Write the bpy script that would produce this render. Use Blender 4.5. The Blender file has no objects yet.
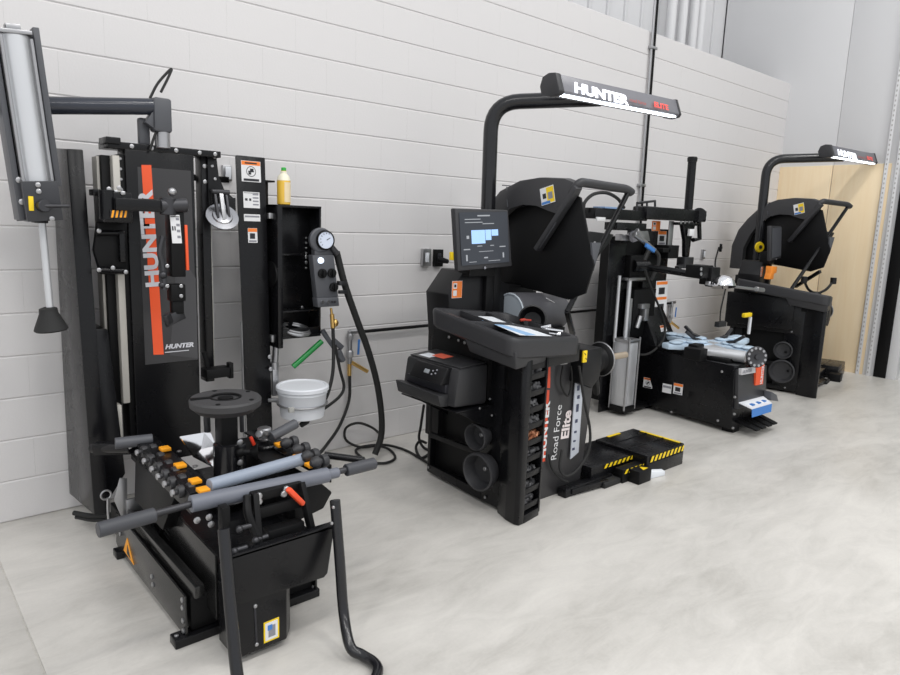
import bpy, bmesh, math, random
from mathutils import Vector, Matrix
random.seed(7)
SC = bpy.context.scene
COL = SC.collection
V = Vector
PI = math.pi

# ------------------------------------------------------------------ materials
def mat(name, col, rough=.5, metal=0., spec=.5, bump=0., bscale=200., emit=None, es=0., trans=0., coat=0., var=0., vscale=6.):
    m = bpy.data.materials.new(name); m.use_nodes = True
    nt = m.node_tree; b = nt.nodes['Principled BSDF']
    b.inputs['Base Color'].default_value = (*col, 1)
    b.inputs['Roughness'].default_value = rough
    b.inputs['Metallic'].default_value = metal
    b.inputs['Specular IOR Level'].default_value = spec
    b.inputs['Coat Weight'].default_value = coat
    if trans: b.inputs['Transmission Weight'].default_value = trans
    if emit:
        b.inputs['Emission Color'].default_value = (*emit, 1); b.inputs['Emission Strength'].default_value = es
    tc = nt.nodes.new('ShaderNodeTexCoord')
    nz = nt.nodes.new('ShaderNodeTexNoise'); nz.inputs['Scale'].default_value = vscale; nz.inputs['Detail'].default_value = 5
    nt.links.new(tc.outputs['Object'], nz.inputs['Vector'])
    mr = nt.nodes.new('ShaderNodeMapRange')
    mr.inputs['To Min'].default_value = max(.02, rough-.06); mr.inputs['To Max'].default_value = min(1, rough+.06)
    nt.links.new(nz.outputs['Fac'], mr.inputs['Value']); nt.links.new(mr.outputs['Result'], b.inputs['Roughness'])
    if var:
        mx = nt.nodes.new('ShaderNodeMix'); mx.data_type = 'RGBA'
        mx.inputs['A'].default_value = (*[c*(1-var) for c in col], 1); mx.inputs['B'].default_value = (*[min(1, c*(1+var)) for c in col], 1)
        nt.links.new(nz.outputs['Fac'], mx.inputs['Factor']); nt.links.new(mx.outputs['Result'], b.inputs['Base Color'])
    if bump:
        n2 = nt.nodes.new('ShaderNodeTexNoise'); n2.inputs['Scale'].default_value = bscale; n2.inputs['Detail'].default_value = 4
        nt.links.new(tc.outputs['Object'], n2.inputs['Vector'])
        bp = nt.nodes.new('ShaderNodeBump'); bp.inputs['Strength'].default_value = bump; bp.inputs['Distance'].default_value = .002
        nt.links.new(n2.outputs['Fac'], bp.inputs['Height']); nt.links.new(bp.outputs['Normal'], b.inputs['Normal'])
    return m

BLK = mat('black powder coat', (.0055, .0055, .0065), .27, spec=.30, bump=.08, bscale=400)
SHN = mat('glossy black sheet metal', (.012, .012, .012), .24, spec=.65)
BLM = mat('matte black paint', (.004, .004, .0045), .5, spec=.22)
GLS = mat('gloss black tube', (.010, .010, .012), .22)
PLA = mat('charcoal moulded plastic', (.034, .034, .037), .45, spec=.4, bump=.15, bscale=600)
PLD = mat('black moulded plastic', (.007, .007, .008), .40, spec=.3, bump=.12, bscale=600)
GRP = mat('dark grey panel', (.035, .034, .036), .4)
RUB = mat('black rubber', (.012, .012, .012), .7)
GRY = mat('grey roller sleeve', (.14, .15, .18), .45)
GRD = mat('grey plastic box', (.075, .078, .088), .45)
DSL = mat('dark steel', (.06, .06, .065), .4, .7)
STL = mat('zinc steel', (.42, .42, .43), .35, .9)
CHR = mat('chrome', (.85, .85, .87), .08, 1.)
ALU = mat('silver anodised aluminium', (.62, .63, .65), .38, .55)
BEI = mat('zinc guide rail', (.50, .48, .44), .5, .3)
ORG_ = mat('orange decal', (.85, .10, .025), .45)
ORP = mat('orange plastic pad', (.90, .36, .01), .5)
ORD = mat('orange warning band', (.88, .22, .03), .45)
YEL = mat('yellow tape', (.88, .62, .01), .5)
RED = mat('red plastic', (.75, .05, .02), .4)
WHT = mat('white decal', (.75, .75, .76), .45)
SLV = mat('silver lettering', (.62, .62, .66), .4)
INK = mat('black ink', (.015, .015, .02), .5)
INKB = mat('blue ink', (.05, .20, .55), .5)
INKG = mat('grey ink', (.25, .25, .28), .5)
WPL = mat('white plastic', (.72, .74, .78), .4)
FILM = mat('pale blue protective film', (.50, .62, .74), .25, var=.25, vscale=9)
BRS = mat('brass', (.75, .48, .16), .3, .9)
GRN = mat('green translucent plastic', (.01, .22, .045), .25)
LIQ = mat('yellow soap bottle', (.80, .50, .06), .25)
GRNC = mat('green cap', (.05, .45, .08), .4)
COP = mat('copper weight', (.50, .22, .12), .4, .6)
LEAD = mat('dark clip weights', (.10, .10, .105), .5, .4)
SCRN = mat('monitor glass', (.03, .033, .04), .32, spec=.3, emit=(.20, .23, .28), es=.07)
SCRB = mat('screen blue', (.1, .2, .4), .3, emit=(.42, .62, .95), es=.75)
SCRT = mat('screen text', (.1, .1, .1), .3, emit=(.5, .53, .58), es=.5)
LED = mat('led strip', (.9, .95, 1), .4, emit=(.85, .93, 1), es=5.)
LGL = mat('lit white lettering', (.9, .9, .95), .4, emit=(.9, .94, 1), es=1.3)
BARG = mat('grey light bar shell', (.17, .17, .19), .35)
PAP = mat('paper', (.75, .78, .82), .6)
PAPB = mat('paper print', (.30, .48, .72), .6)
GLASS = mat('clear plastic', (.8, .85, .9), .1, trans=.7)

# ------------------------------------------------------------------ mesh builder
class G:
    def __init__(s): s.bm = bmesh.new(); s.mi = 0
    def _fin(s, vs, bev=0., seg=2):
        fs = set(f for v in vs for f in v.link_faces)
        for f in fs: f.material_index = s.mi
        if bev > 0:
            es = list(set(e for v in vs for e in v.link_edges))
            r = bmesh.ops.bevel(s.bm, geom=es, offset=bev, segments=seg, profile=.5, affect='EDGES', clamp_overlap=True)
            for f in r['faces']: f.material_index = s.mi
        return s
    def poly8(s, p, bev=0.):
        vs = [s.bm.verts.new(q) for q in p]
        for a in ((3,2,1,0),(4,5,6,7),(0,1,5,4),(1,2,6,5),(2,3,7,6),(3,0,4,7)): s.bm.faces.new([vs[i] for i in a])
        return s._fin(vs, bev)
    def box(s, a, b, bev=.003):
        x0,x1 = sorted((a[0],b[0])); y0,y1 = sorted((a[1],b[1])); z0,z1 = sorted((a[2],b[2]))
        bev = min(bev, .45*min(x1-x0, y1-y0, z1-z0))
        return s.poly8([(x0,y0,z0),(x1,y0,z0),(x1,y1,z0),(x0,y1,z0),(x0,y0,z1),(x1,y0,z1),(x1,y1,z1),(x0,y1,z1)], bev)
    def fb(s, a, b, y0, y1, bev=.003):            # front box: x,z taken from two points
        return s.box((a[0],y0,a[2]),(b[0],y1,b[2]),bev)
    def sb(s, a, b, x0, x1, bev=.003):
        return s.box((x0,a[1],a[2]),(x1,b[1],b[2]),bev)
    def prism(s, pts, ax, a, b, bev=0.):
        def mk(p,t):
            return {'x':(t,p[-2],p[-1]),'y':(p[0],t,p[-1]),'z':(p[0],p[1],t)}[ax]
        lo = [s.bm.verts.new(mk(p,a)) for p in pts]; hi = [s.bm.verts.new(mk(p,b)) for p in pts]
        n = len(pts); s.bm.faces.new(lo[::-1]); s.bm.faces.new(hi)
        for i in range(n): s.bm.faces.new((lo[i],lo[(i+1)%n],hi[(i+1)%n],hi[i]))
        bmesh.ops.recalc_face_normals(s.bm, faces=list(set(f for v in lo+hi for f in v.link_faces)))
        return s._fin(lo+hi, bev)
    def bar(s, p0, p1, w, h, up=(0,0,1), bev=.002):   # rectangular bar between two points
        p0,p1 = V(p0),V(p1); d = (p1-p0).normalized(); up = V(up)
        r = d.cross(up)
        if r.length < 1e-3: r = d.cross(V((1,0,0)))
        r.normalize(); u = r.cross(d)
        q = []
        for P in (p0,p1):
            for a,b in ((-1,-1),(1,-1),(1,1),(-1,1)): q.append(P + r*(a*w/2) + u*(b*h/2))
        q = [tuple(x) for x in q]
        return s.poly8(q, bev)
    def ring(s, rings, cap=True, closed=False):
        prev = None; allv = []; first = None
        for rg in rings:
            vs = [s.bm.verts.new(p) for p in rg]; allv += vs
            if prev:
                n = len(vs)
                for i in range(n): s.bm.faces.new((prev[i],prev[(i+1)%n],vs[(i+1)%n],vs[i]))
            else: first = vs
            prev = vs
        n = len(prev)
        if closed:
            for i in range(n): s.bm.faces.new((prev[i],prev[(i+1)%n],first[(i+1)%n],first[i]))
        elif cap:
            s.bm.faces.new(first[::-1]); s.bm.faces.new(prev)
        fs = list(set(f for v in allv for f in v.link_faces))
        bmesh.ops.recalc_face_normals(s.bm, faces=fs)
        for f in fs: f.material_index = s.mi
        return s
    def lathe(s, o, ax, prof, n=28, cap=True):      # prof: (radius, height along axis)
        o = V(o); d = V(ax).normalized(); r = d.orthogonal().normalized(); u = d.cross(r)
        R = []
        for rad,h in prof:
            R.append([tuple(o + d*h + (r*math.cos(2*PI*i/n) + u*math.sin(2*PI*i/n))*max(rad,1e-4)) for i in range(n)])
        return s.ring(R, cap)
    def cyl(s, p0, p1, r, r2=None, n=20):
        p0,p1 = V(p0),V(p1); L = (p1-p0).length; r2 = r if r2 is None else r2
        c = min(.0025, .2*r, .2*L)
        return s.lathe(p0, p1-p0, [(r-c,0),(r,c),(r2,L-c),(max(r2-c,1e-4),L)], n)
    def tube(s, pts, r, n=10, sub=6, smooth=True):
        P = [V(p) for p in pts]
        if smooth and len(P) > 2:
            Q = []
            E = [P[0]*2-P[1]] + P + [P[-1]*2-P[-2]]
            for i in range(1, len(E)-2):
                a,b,c,d = E[i-1],E[i],E[i+1],E[i+2]
                for k in range(sub):
                    t = k/sub
                    Q.append(.5*((2*b)+(c-a)*t+(2*a-5*b+4*c-d)*t*t+(3*b-a-3*c+d)*t**3))
            Q.append(P[-1]); P = Q
        T = [(P[min(i+1,len(P)-1)]-P[max(i-1,0)]).normalized() for i in range(len(P))]
        r0 = T[0].orthogonal().normalized(); R = []
        for i,p in enumerate(P):
            r0 = (r0 - T[i]*r0.dot(T[i])).normalized(); u = T[i].cross(r0)
            R.append([tuple(p + (r0*math.cos(2*PI*k/n)+u*math.sin(2*PI*k/n))*r) for k in range(n)])
        return s.ring(R)
    def rtube(s, pts, r, bend, n=12):               # straight tube with rounded corners
        P = [V(p) for p in pts]; Q = [P[0]]
        for i in range(1,len(P)-1):
            a = (P[i-1]-P[i]).normalized(); b = (P[i+1]-P[i]).normalized()
            A = P[i]+a*bend; B = P[i]+b*bend
            for k in range(9):
                t = k/8; Q.append(A*(1-t)**2 + P[i]*2*t*(1-t) + B*t*t)
        Q.append(P[-1])
        return s.tube(Q, r, n, smooth=False)
    def torus(s, o, ax, R, r, n=32, m=8):
        o = V(o); d = V(ax).normalized(); a = d.orthogonal().normalized(); b = d.cross(a); L = []
        for i in range(n):
            t = 2*PI*i/n; c = a*math.cos(t)+b*math.sin(t)
            L.append([tuple(o + c*R + (c*math.cos(2*PI*k/m)+d*math.sin(2*PI*k/m))*r) for k in range(m)])
        return s.ring(L, closed=True)
    def ball(s, o, r, sc=(1,1,1), n=14):
        vs = bmesh.ops.create_uvsphere(s.bm, u_segments=n, v_segments=max(6,n//2+1), radius=r, matrix=Matrix.Translation(o) @ Matrix.Diagonal((*sc,1)))['verts']
        return s._fin(vs)
    def map(s, f):
        for v in s.bm.verts: v.co = f(v.co)
        return s

ORGN = {}
FRAME = [None]          # (pivot, location, rotation) for a machine standing elsewhere
def fr(loc):
    if FRAME[0]:
        p,l,a = FRAME[0]
        return Matrix.Rotation(a,3,'Z') @ (V(loc)-V(p)) + V(l), a
    return V(loc), 0.
def tag(o, label, cat, group=None):
    o['label'] = label; o['category'] = cat
    if group: o['group'] = group
    return o
def thing(name, label, cat, loc, group=None):
    o = bpy.data.objects.new(name, None); COL.objects.link(o); o.empty_display_size = .1
    l,a = fr(loc); o.location = l; o.rotation_euler = (0,0,a)
    ORGN[o.name] = V(loc)
    return tag(o, label, cat, group)
def mesh_from(bm, name, mats, org, flat=False):
    for v in bm.verts: v.co -= org
    bm.normal_update()
    for e in bm.edges:
        if len(e.link_faces) == 2 and e.calc_face_angle(0) > .6: e.smooth = False
    for f in bm.faces: f.smooth = not flat
    me = bpy.data.meshes.new(name); bm.to_mesh(me); bm.free()
    for m in (mats if isinstance(mats,(list,tuple)) else [mats]): me.materials.append(m)
    return me
def obj(name, g, m, parent=None, org=None, label=None):
    if parent is not None: org = ORGN[parent.name]
    elif org is None: org = (0,0,0)
    me = mesh_from(g.bm, name, m, V(org))
    o = bpy.data.objects.new(name, me); COL.objects.link(o)
    ORGN[o.name] = V(org)
    if parent is not None: o.parent = parent
    else:
        l,a = fr(org); o.location = l; o.rotation_euler = (0,0,a)
    if label: o['label'] = label
    return o
def solid(name, g, m, label, cat, org, group=None):        # a thing made of one mesh
    return tag(obj(name, g, m, None, org), label, cat, group)
def struct(name, g, m, parent=None, org=(0,0,0)):
    o = obj(name, g, m, parent, org)
    if parent is None: o['kind'] = 'structure'
    return o
def bolts(parent, pts, ax=(0,-1,0), r=.008, h=.006, m=None, name='bolt'):
    me = None
    for p in pts:
        if me is None:
            g = G(); g.lathe((0,0,0), ax, [(r*.9,-.002),(r,0),(r,h*.7),(r*.7,h)], 8)
            me = mesh_from(g.bm, name, m or STL, V((0,0,0)))
        o = bpy.data.objects.new(name, me); COL.objects.link(o); o.parent = parent
        o.location = V(p)-ORGN[parent.name]; ORGN[o.name] = ORGN[parent.name]
def text(parent, name, s, o, xd, yd, size, m, bold=0., sx=1., shear=0., ext=.0008, align='LEFT'):
    cu = bpy.data.curves.new(name,'FONT'); cu.body = s; cu.size = 1.; cu.offset = bold; cu.shear = shear
    cu.extrude = 0.; cu.align_x = align; cu.resolution_u = 3
    t = bpy.data.objects.new('t', cu); COL.objects.link(t)
    bpy.context.view_layer.update()
    me = bpy.data.meshes.new_from_object(t.evaluated_get(bpy.context.evaluated_depsgraph_get()))
    bpy.data.objects.remove(t); bpy.data.curves.remove(cu)
    xd = V(xd).normalized(); yd = V(yd).normalized(); n = xd.cross(yd); o = V(o)
    org = ORGN[parent.name]
    for v in me.vertices: v.co = o + xd*(v.co.x*size*sx) + yd*(v.co.y*size) + n*ext - org
    me.name = name; me.materials.clear(); me.materials.append(m)
    q = bpy.data.objects.new(name, me); COL.objects.link(q); q.parent = parent; ORGN[q.name] = org
    return q
def decal(parent, c, xd, yd, w, h, kind='orange', name='warning_decal'):
    # c: centre; a thin sticker with coloured band, pictogram block and lines of print
    xd = V(xd).normalized(); yd = V(yd).normalized(); n = xd.cross(yd); c = V(c); g = G()
    def q(x0,x1,y0,y1,mi,t):
        g.mi = mi; P = []
        for k in (-.0005, t):
            for a,b in ((x0,y0),(x1,y0),(x1,y1),(x0,y1)): P.append(tuple(c + xd*(a*w/2) + yd*(b*h/2) + n*k))
        g.poly8(P)
    q(-1,1,-1,1,0,.0008)
    if kind == 'orange':
        q(-.96,.96,.60,.97,1,.0014); q(-.62,.62,.72,.86,2,.0018)
        q(-.8,.8,-.93,-.7,2,.0014)
        # round pictogram
        g.mi = 2; K = 20
        for ra,rb in ((.50,.44),):
            for i in range(K):
                a,b = 2*PI*i/K, 2*PI*(i+1)/K
                vs = [g.bm.verts.new(c + xd*(r*math.cos(t)*w/2) + yd*(r*math.sin(t)*w/2) + n*.0016) for r,t in ((ra,a),(ra,b),(rb,b),(rb,a))]
                f = g.bm.faces.new(vs); f.material_index = 2
        q(-.30,.30,-.06,.06,2,.0016); q(-.1,.25,.05,.28,2,.0016); q(-.28,0,-.3,-.08,2,.0016)
    elif kind == 'lines':
        for k in range(4): q(.15,.85,.62-.42*k,.80-.42*k,3,.0014)
        q(-.8,-.5,-.1,.2,2,.0014); q(-.3,-.05,-.1,.2,2,.0014); q(-.9,.9,.84,.9,2,.0014)
    elif kind == 'small':
        q(-.96,.96,.50,.97,1,.0014); q(-.6,.5,-.45,.3,2,.0014); q(-.8,.8,-.9,-.65,3,.0014)
    elif kind == 'strip':
        q(-.9,.9,.1,.6,3,.0012)
    elif kind == 'redorange':
        q(-.96,.96,-.96,.96,1,.0014); q(-.75,-.05,.1,.75,0,.0018); q(-.6,-.2,.25,.6,2,.0022); q(-.75,-.05,-.75,-.1,0,.0018)
    elif kind == 'yellow':
        q(-1,1,-1,1,4,.0012); q(-.8,.8,-.85,.85,0,.0016); q(-.4,.5,-.6,.5,3,.002); q(-.5,.1,.1,.6,5,.0024)
    elif kind == 'side':
        q(-.9,.9,.80,.96,1,.0014); q(-.9,.9,.02,.16,1,.0014); q(-.9,.9,-.96,-.74,1,.0014)
        q(-.5,.5,.3,.65,2,.0014); q(-.5,.5,-.55,-.2,2,.0014)
    elif kind == 'hood':
        q(-.1,.95,-.9,.9,4,.0012); q(-.7,-.2,-.3,.3,2,.0014); q(.1,.75,-.5,.3,3,.0016); q(-.95,.3,-.95,-.65,5,.0014)
    elif kind == 'hazard':
        q(-1,1,-1,1,2,.0010)
        for k in range(4):
            g.mi = 6; P = []; x = -.95+.5*k
            for kk in (-.0005,.0018):
                for a,b in ((x,-1),(x+.25,-1),(x+.45,1),(x+.2,1)): P.append(tuple(c + xd*(a*w/2) + yd*(b*h/2) + n*kk))
            g.poly8(P)
    return obj(name, g, [WHT,ORD,INK,INKG,YEL,INKB,ORP], parent)

# ------------------------------------------------------------------ room
def nodes(m): return m.node_tree.nodes, m.node_tree.links
WALLM = mat('painted block', (.66, .645, .645), .55, bump=.25, bscale=90, var=.02, vscale=1.5)
LINER = mat('white liner panel', (.70, .70, .71), .5)
PLYM = mat('plywood', (.62, .47, .29), .6)
n,l = nodes(PLYM)
tc = n['Texture Coordinate']; mp = n.new('ShaderNodeMapping'); mp.inputs['Scale'].default_value = (1, 9, .7)
l.new(tc.outputs['Object'], mp.inputs['Vector'])
nz = n.new('ShaderNodeTexNoise'); nz.inputs['Scale'].default_value = 2.2; nz.inputs['Detail'].default_value = 6; nz.inputs['Distortion'].default_value = .8
l.new(mp.outputs['Vector'], nz.inputs['Vector'])
cr = n.new('ShaderNodeValToRGB'); cr.color_ramp.elements[0].position = .3; cr.color_ramp.elements[1].position = .75
cr.color_ramp.elements[0].color = (.86,.68,.44,1); cr.color_ramp.elements[1].color = (.90,.74,.51,1)
l.new(nz.outputs['Fac'], cr.inputs['Fac']); l.new(cr.outputs['Color'], n['Principled BSDF'].inputs['Base Color'])

FLR = bpy.data.materials.new('sealed concrete'); FLR.use_nodes = True
n,l = nodes(FLR); b = n['Principled BSDF']
tc = n.new('ShaderNodeTexCoord')
def noise(sc, det, dist=0., src=None, rough=.55):
    q = n.new('ShaderNodeTexNoise'); q.inputs['Scale'].default_value = sc; q.inputs['Detail'].default_value = det
    q.inputs['Distortion'].default_value = dist; q.inputs['Roughness'].default_value = rough
    l.new(src or tc.outputs['Object'], q.inputs['Vector']); return q
mp = n.new('ShaderNodeMapping'); mp.inputs['Scale'].default_value = (.55,1.5,1); mp.inputs['Rotation'].default_value = (0,0,.35)
l.new(tc.outputs['Object'], mp.inputs['Vector'])
a1 = noise(1.1, 7, .6, mp.outputs['Vector'], .62); a2 = noise(5.5, 6, 1.2, mp.outputs['Vector'], .65); a3 = noise(70, 3)
def math_(op, x, y):
    q = n.new('ShaderNodeMath'); q.operation = op
    for i,t in enumerate((x,y)):
        if isinstance(t,(int,float)): q.inputs[i].default_value = t
        else: l.new(t, q.inputs[i])
    return q.outputs[0]
s_ = math_('ADD', math_('ADD', math_('MULTIPLY', a1.outputs['Fac'], .6), math_('MULTIPLY', a2.outputs['Fac'], .33)), math_('MULTIPLY', a3.outputs['Fac'], .07))
cr = n.new('ShaderNodeValToRGB'); e = cr.color_ramp.elements
e[0].position = .36; e[0].color = (.45,.432,.40,1); e[1].position = .66; e[1].color = (.70,.678,.635,1)
x_ = e.new(.48); x_.color = (.57,.55,.515,1)
x_ = e.new(.56); x_.color = (.635,.612,.575,1)
l.new(s_, cr.inputs['Fac']); l.new(cr.outputs['Color'], b.inputs['Base Color'])
mr = n.new('ShaderNodeMapRange'); mr.inputs['From Min'].default_value = .35; mr.inputs['From Max'].default_value = .65
mr.inputs['To Min'].default_value = .28; mr.inputs['To Max'].default_value = .48
l.new(a1.outputs['Fac'], mr.inputs['Value']); l.new(mr.outputs['Result'], b.inputs['Roughness'])
bp = n.new('ShaderNodeBump'); bp.inputs['Strength'].default_value = .12; bp.inputs['Distance'].default_value = .003
l.new(a2.outputs['Fac'], bp.inputs['Height']); l.new(bp.outputs['Normal'], b.inputs['Normal'])
b.inputs['Specular IOR Level'].default_value = .45

g = G()
g.box((-7,-15,-.2),(.347,.9,0),.002); g.box((.353,-15,-.2),(16,.9,0),.002); g.box((.34,-15,-.2),(.36,.9,-.006),0)
struct('floor', g, FLR)

# block wall: every block a shallow chamfered face, joints a few millimetres deep
CH = .2032; CL = .4064; TOPZ = 16*CH; XE = 8.40
g = G()
def blockface(x0,x1,z0,z1):
    hx,hz,d = .0002,.0065,.0060
    o = [g.bm.verts.new(p) for p in ((x0,d,z0),(x1,d,z0),(x1,d,z1),(x0,d,z1))]
    i = [g.bm.verts.new(p) for p in ((x0+hx,0,z0+hz),(x1-hx,0,z0+hz),(x1-hx,0,z1-hz),(x0+hx,0,z1-hz))]
    g.bm.faces.new(i)
    for k in range(4): g.bm.faces.new((o[k],o[(k+1)%4],i[(k+1)%4],i[k]))
for c in range(16):
    x = .571 - CL*18 + (0 if c % 2 else CL/2)
    while x < XE:
        blockface(x, min(x+CL,XE), c*CH, (c+1)*CH); x += CL
g.box((-6.9,.0061,0),(XE+.2,.19,TOPZ),0)
wl = struct('wall_left', g, WALLM)
for p in wl.data.polygons: p.use_smooth = False
g = G(); g.box((-6.9,.9,0),(12,1.0,7),0)
for k in range(60):
    x = -6+.3*k; g.box((x,.875,TOPZ-.6),(x+.05,.905,7),.006)
for x in (6.9,7.12,7.35,7.5): g.cyl((x,.70,2.6),(x,.70,7),.05)
struct('wall_back', g, LINER)
g = G(); g.box((XE,-.588,2.31),(XE+.1,.9,7),.003); g.box((XE,-1.30,2.31),(XE+.1,-.592,7),.003); g.box((XE,-.588,0),(XE+.1,.9,2.31),.0); g.box((XE,-1.30,0),(XE+.1,-.592,2.31),.0)
g.box((XE,-6,3.6),(XE+.1,-1.3,7),.0)
struct('wall_far', g, LINER)
for a,bb,lab in ((.0,-.586,'tan plywood sheet on the end wall next to the block wall corner'),(-.594,-1.17,'tan plywood sheet on the end wall beside the dark door post')):
    g = G(); g.box((XE-.014,a,.0),(XE-.001,bb,2.30),.001); solid('plywood_sheet', g, PLYM, lab, 'plywood', (XE-.007,(a+bb)/2,0))
# overhead door: dark post, white jamb and perforated track angles
g = G(); g.box((XE-.03,-1.285,0),(XE+.06,-1.405,3.7)); d1 = struct('door_1', g, BLM)
g = G(); g.box((XE-.02,-1.405,0),(XE+.08,-1.50,3.7)); struct('jamb', g, LINER, d1)
g = G(); g.box((XE+.3,-5.5,0),(XE+.34,-1.50,3.7)); struct('outside_backdrop', g, mat('grey green outside backdrop', (.20,.23,.20), .5), d1)  # flat sheet added to stand for the greenish outside beyond the opening
def angle(y, z0, z1, lab):
    g = G(); g.mi = 0
    g.box((XE-.045,y-.020,z0),(XE-.042,y+.020,z1),.0005)
    g.box((XE-.045,y+.017,z0),(XE-.016,y+.020,z1),.0005)
    g.mi = 1
    k = z0+.03
    while k < z1-.03:
        g.box((XE-.0462,y-.006,k),(XE-.0448,y+.006,k+.020),0); k += .05
    solid('perforated_angle', g, [LINER, mat('slot shade',(.40,.39,.38),.6)], lab, 'metal angle', (XE-.03,y,z0))
angle(-1.13, .0, 5.2, 'tall white perforated metal angle in front of the plywood')
angle(-1.235, .0, 5.2, 'white perforated metal angle right against the dark door post')

# ------------------------------------------------------------------ the near tyre changer
A = thing('tire_changer', 'nearest black tyre changer with tall orange striped tower panel and round grey table', 'tyre changer', (1.03,-1.1,0))
def pa(name, g, m, parent=A, **k): return obj(name, g, m, parent, **k)
# left cover column
g = G()
g.poly8([(.705,-.52,.155),(.765,-.54,.155),(.765,-.08,.155),(.70,-.06,.10),(.712,-.355,1.765),(.778,-.355,1.768),(.778,-.08,1.78),(.712,-.06,1.785)],.006)
pa('column_cover', g, BLK)
g = G(); g.poly8([(.766,-.50,.19),(.86,-.46,.30),(.86,-.12,.30),(.766,-.12,.17),(.778,-.41,.985),(.832,-.40,.975),(.832,-.12,.975),(.778,-.12,.985)],.004)
pa('cover_flare', g, BLK)
# guide rails
g = G(); g.fb((0.834, -0.330, 1.747),(.866,0,.56),-.33,-.25); pa('guide_rail', g, BEI)
g = G(); g.fb((.845,0,1.752),(.885,0,.40),-.36,-.27); pa('rail_core', g, BLM)
g = G(); g.fb((.882,0,1.752),(.912,0,.62),-.40,-.30); pa('guide_rail', g, BEI)
g = G(); g.fb((.847,0,.62),(.868,0,.40),-.42,-.36); pa('guide_rail', g, BEI)
g = G(); g.fb((.910,0,1.76),(.945,0,.40),-.385,-.27); rc = pa('rail_core', g, BLM)
bolts(rc, [(.918,-.385,1.74-.045*i) for i in range(7)], r=.007)
# centre panel with stripe and lettering
g = G(); g.fb((.935,0,.30),(1.243,0,1.785),-.40,-.28,.006); pa('tower_panel', g, BLK)
P0 = (1.009, -0.404, 1.715); P1 = (1.221, -0.404, 0.824)
g = G(); g.poly8([(.985,-.402,.795),(1.235,-.402,.795),(1.235,-.399,.795),(.985,-.399,.795),(.985,-.402,1.71),(1.225,-.402,1.71),(1.225,-.399,1.71),(.985,-.399,1.71)]); dp = pa('decal_panel', g, GRP)
g = G(); q = [(1.024, -0.404, 0.840),(1.071, -0.404, 0.837),(1.045, -0.404, 1.722),(1.002, -0.404, 1.719)]
g.prism([(p[0],p[2]) for p in q], 'y', -.4035, -.4015); pa('orange_stripe', g, ORG_, dp)
g = G(); g.prism([(1.10,.83),(1.235,.80),(1.235,1.20),(1.15,1.33)], 'y', -.4028, -.4015)
pa('grey_flash', g, mat('grey decal flash', (.055,.054,.058), .4), dp)
text(dp, 'lettering', 'HUNTER', (1.062, -0.405, 1.163), (-.045,0,1), (-1,0,-.045), .086, SLV, bold=.042, sx=1.31, shear=.0)
text(dp, 'lettering', 'HUNTER', (1.077, -0.405, 0.863), (1,0,0), (0,0,1), .030, SLV, bold=.05, sx=1.15, shear=.25)
g = G(); g.fb((1.077, -0.404, 0.848), (1.192, -0.404, 0.844), -.4035,-.4015,0); pa('underline', g, SLV, dp)
# top bar
g = G(); g.fb((.865,0,1.782),(1.375,0,1.812),-.40,-.25); g.fb((.855,0,1.80),(.915,0,1.828),-.42,-.30); tb = pa('top_bar', g, BLK)
bolts(tb, [(.965,-.40,1.797),(1.05,-.40,1.797),(1.16,-.40,1.797),(1.27,-.40,1.797),(1.345,-.40,1.797)], r=.010)
g = G(); g.fb((1.25,0,1.675),(1.50,0,1.705),-.20,-.16); pa('cross_bar', g, BLM)
# slim column with gusset and disc lever
g = G(); g.fb((1.296,0,.66),(1.338,0,1.80),-.35,-.27); sc_ = pa('slim_column', g, BLK)
bolts(sc_, [(1.312,-.35,1.74),(1.312,-.35,1.665)], r=.011)
g = G(); g.fb((1.335,0,.66),(1.345,0,1.48),-.34,-.28); pa('column_edge', g, BEI)
g = G(); q = [(1.322, -0.365, 1.807),(1.365, -0.365, 1.806),(1.377, -0.365, 1.697),(1.406, -0.365, 1.626),(1.457, -0.365, 1.590),(1.459, -0.365, 1.520),(1.323, -0.365, 1.506)]
g.prism([(p[0],p[2]) for p in q],'y',-.365,-.35,.002); g.fb((1.375, -0.365, 1.595),(1.461, -0.365, 1.515),-.366,-.351,.002); gs = pa('gusset', g, BLK)
bolts(gs, [(1.356, -0.366, 1.786),(1.356, -0.366, 1.681),(1.343, -0.366, 1.742)], r=.008)
g = G(); C0 = V((1.365, -0.420, 1.494)); g.lathe(C0, (-.1,-.75,.62), [(.008,-.02),(.03,-.012),(.07,.0),(.078,.006),(.078,.012),(.05,.014),(.045,.02),(.015,.024)], 32); bd = pa('bead_disc', g, mat('polished steel disc',(.38,.38,.40),.22,.9))
g = G(); g.bar(C0+V((.0,-.03,-.02)), C0+V((.0,.01,.12)), .02, .018); pa('disc_lever', g, STL, bd)
g = G(); g.bar(C0+V((-.028,-.02,.0)), C0+V((-.028,.015,.12)), .012, .018); g.bar(C0+V((.028,-.02,.0)), C0+V((.028,.015,.12)), .012, .018); g.cyl(C0+V((-.045,.01,.125)), C0+V((.045,.01,.125)),.012); pa('lever_fork', g, DSL, bd)
g = G(); g.fb((1.264, -0.400, 0.696),(1.390, -0.400, 0.743),-.44,-.36); g.fb((1.380, -0.420, 0.685),(1.403, -0.420, 0.766),-.44,-.40); g.bar((1.275, -0.380, 0.825),(1.295, -0.400, 0.712),.014,.02); pa('column_foot', g, BLM)
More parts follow.
